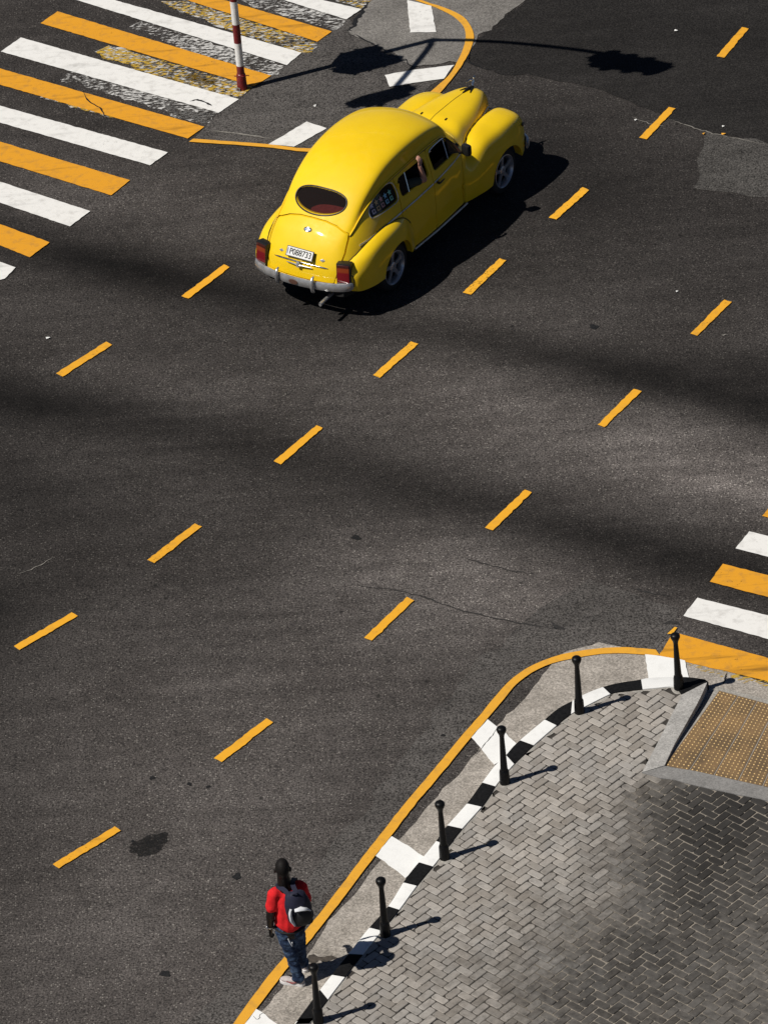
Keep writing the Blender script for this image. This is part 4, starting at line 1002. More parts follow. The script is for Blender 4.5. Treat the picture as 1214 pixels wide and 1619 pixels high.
for sgn in (-1, 1):
    q = skin_patch(inset_poly(W_QUART, .004), -.014, sgn, body, 'quarter_glass', M['glass'])
    skin_tube(inset_poly(W_QUART, .010), .001, .008, sgn, body, 'quarter_window_frame', M['chrome_worn'], closed=True)
    skin_tube([(-.62, .972), (-.45, .985), (-.1, 1.0), (.33, 1.012)], .006, .012, sgn, body, 'side_trim', M['chrome_worn'], squash=(.6, 1.3))
    # drip rail over the doors, running down to the corner of the boot lid
    front = []
    for (x, z) in smooth_poly([(.44, 1.497), (.90, 1.520), (1.30, 1.518), (1.60, 1.487), (1.77, 1.40), (1.93, 1.24)], 5):
        y = body_y(x, z, sgn); front.append((x, abs(y) if y is not None else .62, z))
    rear = [(-.665, .582, 1.117), (-.554, .592, 1.181), (-.454, .596, 1.245), (-.269, .606, 1.346), (-.08, .612, 1.415), (.105, .619, 1.462), (.28, .627, 1.485)]
    def near(q, off):
        l = BODY.find_nearest(Vector((q[0], sgn * q[1], q[2]))); nv = l[1]
        if nv.y * sgn < 0: nv = -nv
        return l[0] + nv * off
    path = [tuple(q) for q in smooth_poly(rear + front[:1], 4)[:-1]] + front
    bm = bmesh.new(); add_tube(bm, [near(q, .007) for q in path], [.006] + [.011] * (len(path) - 1), 8); from_bm('drip_rail', bm, M['car_yellow'], body, smooth=50)
    bm = bmesh.new(); add_tube(bm, [near((q[0], q[1] + .004, q[2] - .017), .000) for q in path], .0065, 6); from_bm('door_seal', bm, M['black_trim'], body, smooth=50)
    # sill strip under the doors
    bm = bmesh.new(); add_tube(bm, [(.50, sgn * .835, .345), (1.1, sgn * .842, .335), (1.90, sgn * .825, .335)], .016, 8, squash=(1, 1)); from_bm('sill_strip', bm, M['chrome_worn'], body, smooth=50)
    # tail lamp: a tall box of three lenses
    t = bpy.data.objects.new('tail_light', None); COL.objects.link(t); t.parent = car
    bm = bmesh.new(); rot = Matrix.Rotation(R(-14) * sgn, 3, 'Z') @ Matrix.Rotation(R(7), 3, 'Y')
    add_box(bm, (-.950, sgn * .652, .690), (.13, .205, .35), rot, bevel=.018); from_bm('lamp_housing', bm, M['black_trim'], t, smooth=40)
    bm = bmesh.new(); add_box(bm, (-.972, sgn * .655, .690), (.11, .180, .320), rot, bevel=.016); from_bm('lens', bm, M['tail_lens'], t, smooth=40)
# rear window glass, rubber and parcel shelf
def skin_x(y, z, front=False):
    h = BODY.ray_cast(Vector((3.9 if front else -3, y, z)), Vector((-1 if front else 1, 0, 0))); return h[0].x if h[0] is not None else None
bm = bmesh.new(); ce = bm.verts.new((skin_x(0, 1.425) + .016, 0, 1.425)); rings = []
for s_ in (.33, .66, 1.0):
    rings.append([bm.verts.new((skin_x(y * s_, 1.425 + (z - 1.425) * s_) + .016, y * s_, 1.425 + (z - 1.425) * s_)) for y, z in REARW])
n = len(REARW)
for i in range(n):
    bm.faces.new((ce, rings[0][i], rings[0][(i + 1) % n]))
    for a, b in ((0, 1), (1, 2)): bm.faces.new((rings[a][i], rings[b][i], rings[b][(i + 1) % n], rings[a][(i + 1) % n]))
from_bm('rear_glass', bm, M['glass_rear'], body, smooth=60)
bm = bmesh.new(); o_ = inset_poly(REARW, .008); add_tube(bm, [(skin_x(y, z) - .001, y, z) for y, z in list(o_) + [o_[0]]], .011, 8, cap=False); from_bm('rear_window_seal', bm, M['black_trim'], body, smooth=50)
bm = bmesh.new(); add_prism(bm, [tuple(q) for q in SCREEN], 0, 1)
for v in bm.verts:
    y, z = v.co.x, v.co.y; e = v.co.z; x = skin_x(y, z, True) or 2.0; v.co = Vector((x - .012 - .004 * e, y, z))
from_bm('windscreen', bm, M['glass'], body)
# cabin
bm = bmesh.new(); add_box(bm, (-.12, 0, 1.13), (.62, 1.26, .03)); from_bm('parcel_shelf', bm, M['shelf_red'], car)
def seat(name, x, wd):
    bm = bmesh.new(); add_box(bm, (x, 0, .66), (.52, wd, .20), bevel=.06); add_box(bm, (x - .27, 0, .97), (.16, wd, .52), Matrix.Rotation(R(-10), 3, 'Y'), bevel=.06); from_bm(name, bm, M['seat_cloth'], car, smooth=50)
seat('front_seat', 1.42, 1.28); seat('rear_seat', .46, 1.28)
bm = bmesh.new(); add_tube(bm, [(.20 + .03 * 0, -.55, 1.175), (.20, .55, 1.175)], .028, 8); from_bm('seat_back_rail', bm, M['shelf_red'], car, smooth=50)
bm = bmesh.new(); add_box(bm, (2.00, 0, 1.09), (.16, 1.30, .16), bevel=.04); from_bm('dashboard', bm, M['cabin'], car, smooth=50)
bm = bmesh.new(); rr = [(1.74 + .05 * math.sin(a) * .5, .36 + .19 * math.cos(a), 1.08 + .18 * math.sin(a)) for a in np.linspace(0, 2 * math.pi, 25)]; add_tube(bm, rr, .013, 8, cap=False)
add_tube(bm, [(1.74, .17, 1.08), (1.76, .36, 1.08), (1.74, .55, 1.08)], .012, 6); add_tube(bm, [(1.75, .36, 1.08), (1.98, .36, 1.02)], .016, 8); from_bm('steering_wheel', bm, M['black_trim'], car, smooth=50)

# --- bumpers
def bumper(name, path, z0, h, fwd, mat):
    """curved bar with a bulged section; path: plan points (x, y)"""
    pr = [(0, -.5), (.020, -.44), (.030, -.2), (.032, 0), (.030, .2), (.020, .44), (0, .5), (-.012, .45), (-.012, -.45)]
    c = smooth_poly(path, 6); bm = bmesh.new(); rings = []
    for i, q in enumerate(c):
        t = c[min(i + 1, len(c) - 1)] - c[max(i - 1, 0)]; t /= np.linalg.norm(t); nn = np.array([t[1], -t[0]]) * fwd
        e = min(i, len(c) - 1 - i); hh = h * (1 if e > 2 else (.72, .9, .97)[e])
        rings.append([bm.verts.new((q[0] + nn[0] * a, q[1] + nn[1] * a, z0 + b * hh)) for a, b in pr])
    for i in range(len(rings) - 1):
        for k_ in range(len(pr)): bm.faces.new((rings[i][k_], rings[i][(k_ + 1) % len(pr)], rings[i + 1][(k_ + 1) % len(pr)], rings[i + 1][k_]))
    bm.faces.new(rings[0]); bm.faces.new(rings[-1]); return from_bm(name, bm, mat, car, smooth=40)
def guard(x, y, z, fwd, parent):
    bm = bmesh.new(); add_tube(bm, [(x, y, z - .105), (x + fwd * .028, y, z - .08), (x + fwd * .045, y, z), (x + fwd * .040, y, z + .07), (x + fwd * .015, y, z + .115), (x - fwd * .02, y, z + .125)], [.016, .026, .028, .027, .022, .012], 10)
    return from_bm('overrider', bm, M['chrome_worn'], parent, smooth=50)
rbp = bumper('rear_bumper', [(-.96, -.765), (-1.04, -.72), (-1.115, -.56), (-1.17, -.30), (-1.19, 0), (-1.17, .30), (-1.115, .56), (-1.04, .72), (-.96, .765)], .545, .125, -1, M['chrome_worn'])
fbp = bumper('front_bumper', [(3.42, -.90), (3.56, -.82), (3.68, -.60), (3.75, -.30), (3.77, 0), (3.75, .30), (3.68, .60), (3.56, .82), (3.42, .90)], .50, .125, 1, M['chrome_worn'])
for y in (-.285, .285): guard(-1.185, y, .545, -1, rbp); guard(3.78, y, .50, 1, fbp)
for y in (-.30, .30):
    for x, z, par in ((-1.04, .50, rbp), (3.60, .47, fbp)):
        bm = bmesh.new(); add_box(bm, (x, y, z), (.30, .05, .03)); from_bm('bumper_bracket', bm, M['underbody'], par)
bm = bmesh.new(); add_lathe(bm, [(.0, 0), (.075, 0), (.07, .006), (0, .008)], 20, Matrix.Translation((-1.224, .02, .545)) @ Matrix.Rotation(R(-90), 4, 'Y') @ Matrix.Diagonal((.5, 1, 1, 1)), cap=False)
from_bm('bumper_badge', bm, plain('badge_brown', (.10, .05, .035), .4), rbp, smooth=40)
# lower tail panel between the lid and the bumper
bm = bmesh.new(); add_tube(bm, [(-.92, -.42, .33), (-1.20, -.43, .335), (-1.28, -.43, .33)], [.026, .026, .028], 12, cap=False); add_tube(bm, [(-1.28, -.43, .33), (-1.2, -.43, .335)], [.022, .02], 12); from_bm('exhaust_pipe', bm, M['chrome_worn'], car, smooth=50)
# --- tail furniture: number plate, badge, handle strip
def on_tail(y, z, off=0.0):
    return (skin_x(y, z) - off, y, z)
def tail_frame(y, z):
    h = BODY.ray_cast(Vector((-3, y, z)), Vector((1, 0, 0))); nv = h[1]
    if nv.x > 0: nv = -nv
    up = (Vector((0, 0, 1)) - nv * nv.z).normalized(); rt = up.cross(nv).normalized()
    m = Matrix((rt, up, nv)).transposed().to_4x4(); m.translation = h[0]; return m            # x right, y up, z out
PC = (0.0, .875)
fr = tail_frame(*PC); plate = bpy.data.objects.new('number_plate', None); COL.objects.link(plate); plate.parent = lid; plate.matrix_local = fr @ Matrix.Translation((0, 0, .035)) @ Matrix.Rotation(R(-3), 4, 'X')
bm = bmesh.new(); add_box(bm, (0, 0, 0), (.415, .122, .008), bevel=.003); from_bm('plate_sheet', bm, plain('plate_white', (.70, .70, .68), .5, var=.1), plate)
bm = bmesh.new(); add_box(bm, (0, 0, -.004), (.435, .142, .008), bevel=.003); add_box(bm, (0, 0, -.02), (.2, .05, .03)); from_bm('plate_frame', bm, M['black_trim'], plate)
def text_mesh(name, s, size, mat, parent, loc, width=None, bold=0.0):
    cu = bpy.data.curves.new(name, 'FONT'); cu.body = s; cu.size = size; cu.align_x = 'CENTER'; cu.align_y = 'CENTER'; cu.extrude = .001; cu.offset = bold
    o = bpy.data.objects.new(name, cu); COL.objects.link(o); dg = bpy.context.evaluated_depsgraph_get(); dg.update()
    me = bpy.data.meshes.new_from_object(o.evaluated_get(dg)); bpy.data.objects.remove(o); bpy.data.curves.remove(cu)
    if width:
        xs_ = [v.co.x for v in me.vertices]; k_ = width / (max(xs_) - min(xs_))
        for v in me.vertices: v.co.x *= k_
    o = link(name, me, mat, parent); o.location = loc; return o
text_mesh('plate_lettering', 'P088733', .118, plain('plate_black', (.01, .01, .01), .5), plate, (.012, 0, .0062), .345, .0012)
bm = bmesh.new(); add_box(bm, (-.192, 0, .005), (.012, .085, .002)); from_bm('plate_stripe', bm, plain('plate_blue', (.12, .15, .25), .5), plate)
def oval(name, y, z, a, b, mat, parent, h=.010, off=0):
    m = tail_frame(y, z) @ Matrix.Translation((0, 0, off)) @ Matrix.Diagonal((a, b, 1, 1))
    bm = bmesh.new(); add_lathe(bm, [(1, 0), (1, h * .6), (.86, h), (0, h)], 24, m, cap=False); return from_bm(name, bm, mat, parent, smooth=35)
bd = oval('boot_badge', 0, 1.143, .062, .036, M['chrome'], lid)
oval('badge_face', 0, 1.143, .046, .022, plain('badge_blue', (.25, .32, .45), .3), bd, .003, .010)
for y in (-.335, .325):
    m = tail_frame(y, .845); bm = bmesh.new()
    add_box(bm, (0, 0, 0), (.07, .018, .012), bevel=.004); add_lathe(bm, [(.024, 0), (.018, .012), (0, .016)], 12, cap=False); bmesh.ops.transform(bm, matrix=m, verts=bm.verts); from_bm('boot_emblem', bm, M['chrome_worn'], lid, smooth=40)
bm = bmesh.new(); add_tube(bm, [on_tail(y, .775 - .10 * y * y, .008) for y in np.linspace(-.43, .43, 15)], [.004] + [.011] * 13 + [.004], 8); from_bm('handle_strip', bm, M['chrome'], lid, smooth=50)
hm = tail_frame(0, .735); bm = bmesh.new(); add_tube(bm, [(-.20, 0, .012), (-.05, .004, .035), (0, 0, .042), (.05, .004, .035), (.20, 0, .012)], [.006, .010, .012, .010, .006], 8); add_box(bm, (0, .012, .03), (.05, .085, .045), bevel=.012)
bmesh.ops.transform(bm, matrix=hm, verts=bm.verts); from_bm('boot_handle', bm, M['chrome_worn'], lid, smooth=45)
# --- bonnet furniture
def on_top(x, y, off=0.0):
    h = BODY.ray_cast(Vector((x, y, 3)), Vector((0, 0, -1))); return (x, y, h[0].z + off)
bm = bmesh.new(); add_tube(bm, [on_top(x, 0, .001) for x in np.linspace(2.27, 3.46, 24)], .0045, 6); from_bm('bonnet_seam', bm, plain('seam_dark', (.16, .10, .01), .5), bon)
for y in (-.20, .20):
    bm = bmesh.new(); p_ = on_top(2.46, y, .006); add_box(bm, p_, (.055, .018, .018), bevel=.006)
    from_bm('washer_jet', bm, M['black_trim'], bon, smooth=40)
for sgn in (-1, 1):
    bm = bmesh.new(); pts = []
    for x, z in [(2.12, 1.05), (2.4, 1.02), (2.8, 1.005), (3.2, .99), (3.46, .95)]:
        y = body_y(x, z, sgn); pts.append((x, (y if y is not None else sgn * .3) + sgn * .006, z))
    add_tube(bm, smooth_poly(pts, 4), .011, 8, squash=(.7, 1.2)); from_bm('bonnet_trim', bm, M['chrome_worn'], body, smooth=50)
orn = bpy.data.objects.new('hood_ornament', None); COL.objects.link(orn); orn.parent = bon
bm = bmesh.new()
add_tube(bm, [on_top(3.24, 0, .010), on_top(3.38, 0, .018), on_top(3.51, 0, .020)], [.008, .020, .024], 8)
for s in (-1, 1): add_tube(bm, [on_top(3.51, 0, .012), on_top(3.38, s * .05, .010), on_top(3.30, s * .085, .008)], [.018, .012, .005], 6)
from_bm('ornament_base', bm, M['black_trim'], orn, smooth=50)
b0 = on_top(3.50, 0, .0)[2]; bm = bmesh.new()
add_tube(bm, [(3.50, 0, b0 + .01), (3.52, 0, b0 + .06), (3.555, 0, b0 + .10), (3.55, 0, b0 + .145)], [.014, .022, .018, .012], 8)
add_tube(bm, [(3.55, 0, b0 + .14), (3.58, 0, b0 + .165)], [.016, .006], 8)
for s in (-1, 1): add_tube(bm, [(3.54, 0, b0 + .11), (3.48, s * .03, b0 + .13), (3.41, s * .045, b0 + .115)], [.014, .012, .003], 6)
from_bm('ornament_figure', bm, M['chrome'], orn, smooth=50)
# nose: grille bars and headlamps
bm = bmesh.new()
for z in np.linspace(.52, .80, 7): add_tube(bm, [(3.44, -.44, z), (3.66, -.2, z), (3.72, 0, z), (3.66, .2, z), (3.44, .44, z)], .012, 6)
from_bm('grille', bm, M['chrome_worn'], car, smooth=50)
for s in (-1, 1):
    hl = bpy.data.objects.new('headlight', None); COL.objects.link(hl); hl.parent = car; hl.location = (3.455, s * .62, .78); hl.rotation_euler = (0, R(90 - 8), R(4) * s)
    bm = bmesh.new(); add_lathe(bm, [(.125, -.10), (.128, .035), (.118, .055), (.105, .052)], 28, cap=False); from_bm('headlight_ring', bm, M['chrome'], hl, smooth=40)
    bm = bmesh.new(); add_lathe(bm, [(.108, .045), (.09, .065), (.05, .08), (0, .085)], 28, cap=False); from_bm('lens', bm, plain('lens_clear', (.6, .6, .6), .1), hl, smooth=60)
    bm = bmesh.new(); add_box(bm, (3.415, s * .862, .84), (.085, .025, .032), Matrix.Rotation(R(-18) * s, 3, 'Z'), bevel=.010); from_bm('side_lamp', bm, M['black_trim'], car, smooth=40)
# door mirror and swung-out quarter light on the near side
bm = bmesh.new(); add_tube(bm, [(1.86, -.77, 1.15), (1.90, -.86, 1.17)], .018, 8); add_box(bm, (1.885, -.885, 1.215), (.09, .14, .165), Matrix.Rotation(R(-12), 3, 'Z'), bevel=.035)
from_bm('door_mirror', bm, M['black_trim'], [d for nm, s_, d in doors if nm == 'front_door' and s_ < 0][0], smooth=50)
bm = bmesh.new(); add_tube(bm, [(1.86, .77, 1.15), (1.90, .86, 1.17)], .018, 8); add_box(bm, (1.885, .885, 1.215), (.09, .14, .165), Matrix.Rotation(R(12), 3, 'Z'), bevel=.035)
from_bm('door_mirror', bm, M['black_trim'], [d for nm, s_, d in doors if nm == 'front_door' and s_ > 0][0], smooth=50)
fd = [d for nm, s_, d in doors if nm == 'front_door' and s_ < 0][0]
ql = [(1.70, 1.175), (1.875, 1.18), (1.83, 1.30), (1.745, 1.41)]
bm = bmesh.new()
def _qp(q, e):     # hinged about a near-upright axis at x = 1.74, swung 55 degrees outwards
    dx = q[0] - 1.74; yb = body_y(1.74, min(q[1], 1.40), -1); return (1.74 + dx * math.cos(R(52)) + e * .8, yb - dx * math.sin(R(52)) - .004, q[1] + .02)
a = [bm.verts.new(_qp(q, 0)) for q in ql]; b = [bm.verts.new(_qp(q, .006)) for q in ql]
bm.faces.new(a); bm.faces.new(b[::-1])
for i in range(4): bm.faces.new((a[i], a[(i + 1) % 4], b[(i + 1) % 4], b[i]))
ql_o = from_bm('quarter_light', bm, M['glass_brown'], fd)
bm = bmesh.new(); add_tube(bm, [_qp(q, .003) for q in ql + ql[:1]], .007, 6, cap=False); from_bm('quarter_light_frame', bm, M['black_trim'], ql_o, smooth=40)
# stickers in the rear quarter window: a row of stars above a row of small squares
cols = [(.66, .58, .68), (.66, .44, .22), (.62, .34, .34), (.24, .54, .72), (.25, .64, .50)]
for i, cc in enumerate(cols):
    mt = plain('sticker', cc, .6); x = -.160 + i * .100; z = 1.222 + .003 * i
    bm = bmesh.new()
    pts = [(x - .031, z), (x + .031, z), (x + .031, z + .056), (x - .031, z + .056)]
    star = [(x + (.046 if q % 2 == 0 else .020) * math.sin(2 * math.pi * q / 10), z + .110 + (.046 if q % 2 == 0 else .020) * math.cos(2 * math.pi * q / 10)) for q in range(10)]
    for poly in (pts, star): 
        bm.faces.new([bm.verts.new((q[0], (body_y(q[0], q[1], -1) or -.7) - .0 + .008, q[1])) for q in poly])
    bmesh.ops.triangulate(bm, faces=bm.faces[:])
    st = from_bm('sticker', bm, mt, body)
    bm = bmesh.new(); bm.faces.new([bm.verts.new((q[0], (body_y(q[0], q[1], -1) or -.7) + .006, q[1])) for q in [(x - .016, z + .018), (x + .016, z + .014), (x + .018, z + .044), (x - .010, z + .046)]]); from_bm('sticker_print', bm, M['cabin'], st)
# ------------------------------------------------------------------ bollards
M['cast_iron'] = plain('cast_iron', (0.0048, 0.0048, 0.0052), 0.40, spec=0.22, var=0.3, vs=40)
def make_bollard():
    b = thing('bollard', 'x', 'bollard', (0, 0, 0), 0, 'black bollards along the striped kerb')
    n = 16
    bm = bmesh.new(); add_lathe(bm, [(.062, -.02), (.061, .01), (.057, .165), (.053, .185), (.045, .20), (.0, .20)], n, cap=False); from_bm('base_collar', bm, M['cast_iron'], b, smooth=30)
    bm = bmesh.new()
    # fluted shaft
    prof = [(.044, .19), (.042, .21), (.027, .665), (.029, .690)]; m = 48; rings = []
    for r, z in prof: rings.append([bm.verts.new((r * (1 + .035 * math.cos(12 * 2 * math.pi * k_ / m)) * math.cos(2 * math.pi * k_ / m), r * (1 + .035 * math.cos(12 * 2 * math.pi * k_ / m)) * math.sin(2 * math.pi * k_ / m), z)) for k_ in range(m)])
    for i in range(len(rings) - 1):
        for k_ in range(m): bm.faces.new((rings[i][k_], rings[i][(k_ + 1) % m], rings[i + 1][(k_ + 1) % m], rings[i + 1][k_]))
    from_bm('shaft', bm, M['cast_iron'], b, smooth=60)
    bm = bmesh.new(); add_lathe(bm, [(.0, .665), (.028, .665), (.033, .70), (.050, .738), (.057, .757), (.058, .775), (.055, .790), (.042, .803), (.022, .810), (.0, .812)], 20, cap=False); from_bm('cap', bm, M['cast_iron'], b, smooth=35)
    bm = bmesh.new(); ring = []; 
    for rr, z in ((.059, .006), (.082, .0045), (.100, -.002)): ring.append([bm.verts.new((rr * (1 + .10 * math.sin(3 * a + 1)) * math.cos(a), rr * (1 + .10 * math.sin(3 * a + 1)) * math.sin(a), z)) for a in np.linspace(0, 2 * math.pi, 25)[:-1]])
    for i in range(2):
        for k_ in range(24): bm.faces.new((ring[i][k_], ring[i][(k_ + 1) % 24], ring[i + 1][(k_ + 1) % 24], ring[i + 1][k_]))
    from_bm('cement_footing', bm, M['mortar'], b, smooth=60)
    return b
def copy_tree(o):
    c = o.copy(); COL.objects.link(c)
    for ch in list(o.children):
        d = ch.copy(); COL.objects.link(d); d.parent = c
        for g in list(ch.children):
            e = g.copy(); COL.objects.link(e); e.parent = d
    return c
BOLL = [((1072.8, 1088.5), 'black bollard beside the tactile ramp at the end of the striped kerb', 2.2),
        ((915.6, 1126.5), 'x', 0.6),
        ((797.9, 1238), 'black bollard at the middle white gutter pad with the hairline crack', 0.3),
        ((702.9, 1357), 'black bollard at the lower white gutter pad, a tiny stub on its cap', -0.8),
        ((609.4, 1478.5), 'black bollard standing where the shadow of the walker ends', -0.4),
        ((503.5, 1616), 'black bollard right beside the feet of the walker in red', 0.7)]
BOLL[1] = (BOLL[1][0], 'black bollard on the kerb bend beside the widest part of the gutter', .6)
b0_ = make_bollard()
for i, (q, lab, lean) in enumerate(BOLL):
    o = b0_ if i == 0 else copy_tree(b0_)
    p = G(*q, ZP); o.location = (p[0], p[1], ZP); o['label'] = lab
    o.rotation_euler = (R(lean * .5), R(lean * .6), RNG.random() * 6)
    if i == 3:
        bm = bmesh.new(); add_tube(bm, [(.01, .0, .81), (.012, .0, .835)], .006, 8); from_bm('bolt', bm, M['cast_iron'], o, smooth=40)

# ------------------------------------------------------------------ traffic light mast (its heads stand above the picture, their shadows lie in it)
M['mast_white'] = plain('mast_white', (.74, .74, .73), .45, var=.10, vs=9)
M['mast_red'] = plain('mast_red', (.150, .008, .012), .42, var=.25, vs=9)
M['signal_black'] = plain('signal_black', (.02, .02, .02), .5)
M['signal_lens'] = plain('signal_lens', (.10, .02, .02), .2)
mp = G(383.5, 141); mast = thing('traffic_light', 'traffic light mast painted in red and white bands at the zebra crossing', 'traffic light', (mp[0], mp[1], 0))
bm = bmesh.new(); zb = [.25, .405, .785, 1.095, 1.475, 1.80, 2.15, 2.48, 2.85, 3.2, 3.55, 4.0]
for i in range(len(zb) - 1): add_lathe(bm, [(.056, zb[i]), (.056, zb[i + 1])], 24, mi=i % 2, cap=(i == len(zb) - 2))
from_bm('pole', bm, [M['mast_red'], M['mast_white']], mast, smooth=40)
bm = bmesh.new(); add_lathe(bm, [(.078, 0), (.076, .02), (.070, .235), (.064, .262), (.056, .27)], 24, cap=False); from_bm('base_sleeve', bm, M['mast_red'], mast, smooth=30)
bm = bmesh.new(); add_tube(bm, [(-.10, -.02, .242), (-.06, -.05, .246), (.03, -.072, .246), (.09, -.03, .240), (.12, -.02, .225)], .007, 6); from_bm('wire_tie', bm, M['mast_red'], mast)
bm = bmesh.new(); add_tube(bm, [(-.085, -.05, .02), (-.07, -.07, .07), (-.04, -.075, .05), (-.03, -.08, .0)], .012, 6); from_bm('anchor_bolt', bm, M['chalk'], mast)
def arm(pts, r):
    bm = bmesh.new(); add_tube(bm, smooth_poly(pts, 5), r, 12); return from_bm('mast_arm', bm, M['mast_white'], mast, smooth=50)
arm([(0, 0, 3.9), (.08, -.06, 4.08), (.29, -.20, 4.3), (.75, -.42, 4.5), (1.56, -.80, 4.6), (2.28, -1.18, 4.62), (2.75, -1.44, 4.6)], .045)
arm([(0, 0, 3.9), (-.10, -.2, 4.05), (-.54, -.96, 4.2), (-1.0, -1.70, 4.36), (-1.25, -2.1, 4.42)], .045)
bm = bmesh.new(); add_tube(bm, [(.09, .05, 3.1), (.10, .055, 3.9), (.08, -.02, 4.05)], .018, 8); from_bm('conduit', bm, M['mast_white'], mast, smooth=50)
def signal(loc, rot, horiz=False, n=3):
    h = bpy.data.objects.new('signal_head', None); COL.objects.link(h); h.parent = mast; h.location = loc; h.rotation_euler = rot
    L = .32 * n
    bm = bmesh.new(); add_box(bm, (0, 0, 0), (.36, .24, L + .04), bevel=.05); add_box(bm, (0, -.02, 0), (.46, .012, L + .10), bevel=.005); from_bm('signal_case', bm, M['signal_black'], h, smooth=40)
    for i in range(n):
        z = (i - (n - 1) / 2) * .31
        bm = bmesh.new(); add_lathe(bm, [(.0, .01), (.10, .0)], 20, Matrix.Translation((0, -.115, z)) @ Matrix.Rotation(R(90), 4, 'X'), cap=False); from_bm('lens', bm, M['signal_lens'], h)
        bm = bmesh.new(); a = [(.115 * math.cos(t), .115 * math.sin(t)) for t in np.linspace(R(-20), R(200), 14)]
        v0 = [bm.verts.new((q[0], -.11, z + q[1])) for q in a]; v1 = [bm.verts.new((q[0], -.21, z + q[1] * .9)) for q in a]; v2 = [bm.verts.new((q[0] * .94, -.11, z + q[1] * .94)) for q in a]; v3 = [bm.verts.new((q[0] * .94, -.21, z + q[1] * .84)) for q in a]
        for k_ in range(13):
            bm.faces.new((v0[k_], v0[k_ + 1], v1[k_ + 1], v1[k_])); bm.faces.new((v2[k_], v3[k_], v3[k_ + 1], v2[k_ + 1])); bm.faces.new((v1[k_], v1[k_ + 1], v3[k_ + 1], v3[k_]))
        from_bm('visor', bm, M['signal_black'], h)
signal((.04, -.22, 2.55), (0, 0, R(-25)))
signal((-.16, .05, 2.62), (0, 0, R(-115)), n=2)
signal((2.55, -1.42, 4.42), (R(0), R(80), R(-28)))
signal((2.50, -1.30, 4.40), (R(0), R(84), R(152)))
signal((-.86, -1.62, 3.98), (0, 0, R(35)))

# ------------------------------------------------------------------ scraps of litter
M['paper'] = plain('paper', (.72, .72, .70), .8); M['paper_yellow'] = plain('paper_yellow', (.75, .36, .03), .8)
def scrap(q, s, mat, lab, rot):
    p = G(*q); bm = bmesh.new()
    vs = [bm.verts.new((x * s, y * s * .6, .010 + .012 * ((i * 7) % 3) / 2)) for i, (x, y) in enumerate([(-.5, -.4), (0, -.5), (.5, -.35), (.45, .4), (.05, .5), (-.5, .45)])]
    c = bm.verts.new((0, 0, .022))
    for i in range(6): bm.faces.new((c, vs[i], vs[(i + 1) % 6]))
    r = bmesh.ops.extrude_face_region(bm, geom=bm.faces[:]); bmesh.ops.translate(bm, vec=(0, 0, -.004), verts=[v for v in r['geom'] if isinstance(v, bmesh.types.BMVert)])
    o = from_bm('paper_scrap', bm, mat); o.location = (p[0], p[1], .004); o.rotation_euler = (0, 0, rot)
    tag(o, lab, 'litter', 'scraps of litter on the road')
for q, s, mt, lab, rot in (((77, 535.5), .060, 'paper', 'white paper scrap left of the car on the dark road band below the zebra crossing', .2),
                           ((1068.5, 49.5), .055, 'paper', 'white scrap of paper on the black new asphalt, left of the topmost lane dash', -.4),
                           ((1004.6, 190.8), .042, 'paper', 'white crumb of litter left of the second lane dash from the top right', .5),
                           ((1143, 201), .040, 'paper', 'white crumb of litter just above the pale scratch at the right edge', 0),
                           ((1111.7, 212.5), .042, 'paper_yellow', 'round yellow scrap on the road, the left one of two yellow bits', 1.),
                           ((1143.3, 213), .062, 'paper_yellow', 'long yellow scrap on the road beside the pale scratch, right one of two yellow bits', .2),
                           ((1070, 462), .035, 'paper', 'white crumb of litter above the lane dash at the right', .2),
                           ((498, 168.5), .060, 'paper', 'white scrap lying by the far side of the yellow car', 1.3)):
    scrap(q, s, M[mt], lab, rot)

# ------------------------------------------------------------------ people
def capsule(bm, a, b, ra, rb, n=14, m=5):
    """a tapered limb with round ends"""
    a, b = Vector(a), Vector(b); d = (b - a); L = d.length
    if L < 1e-6: d = Vector((0, 0, 1)); L = 1e-6
    q = d.to_track_quat('Z', 'Y').to_matrix().to_4x4(); Mx = Matrix.Translation(a) @ q
    prof = [(0, -ra)] + [(ra * math.sin(t), -ra * math.cos(t)) for t in np.linspace(0, math.pi / 2, m + 1)[1:]] + [(rb * math.cos(t), L + rb * math.sin(t)) for t in np.linspace(0, math.pi / 2, m + 1)[:-1]] + [(0, L + rb)]
    add_lathe(bm, prof, n, Mx, cap=False)
def ellipsoid(bm, c, r, rot=None):
    Mx = Matrix.Translation(Vector(c)) @ (rot.to_4x4() if rot is not None else Matrix()) @ Matrix.Diagonal((*r, 1))
    bmesh.ops.create_uvsphere(bm, u_segments=20, v_segments=14, radius=1.0, matrix=Mx)
def blob(name, build, mat, parent, vox=0.008, smooth=6, disp=None, keep=None):
    """one continuous skin round the pieces that build(bm) lays down"""
    bm = bmesh.new(); build(bm); o = from_bm(name, bm)
    md = o.modifiers.new('r', 'REMESH'); md.mode = 'VOXEL'; md.voxel_size = vox
    md = o.modifiers.new('s', 'SMOOTH'); md.factor = 0.5; md.iterations = smooth
    bake(o)
    if disp or keep:
        bm = bmesh.new(); bm.from_mesh(o.data)
        if keep: bmesh.ops.delete(bm, geom=[v for v in bm.verts if not keep(v.co)], context='VERTS')
        if disp:
            bm.normal_update()
            for v in bm.verts: v.co += v.normal * disp(v.co)
        bm.to_mesh(o.data); bm.free()
    o.data.materials.clear()
    for m_ in (mat if isinstance(mat, (list, tuple)) else [mat]): o.data.materials.append(m_)
    o.data.polygons.foreach_set('use_smooth', [True] * len(o.data.polygons)); o.parent = parent
    return o
from mathutils import noise as mnoise
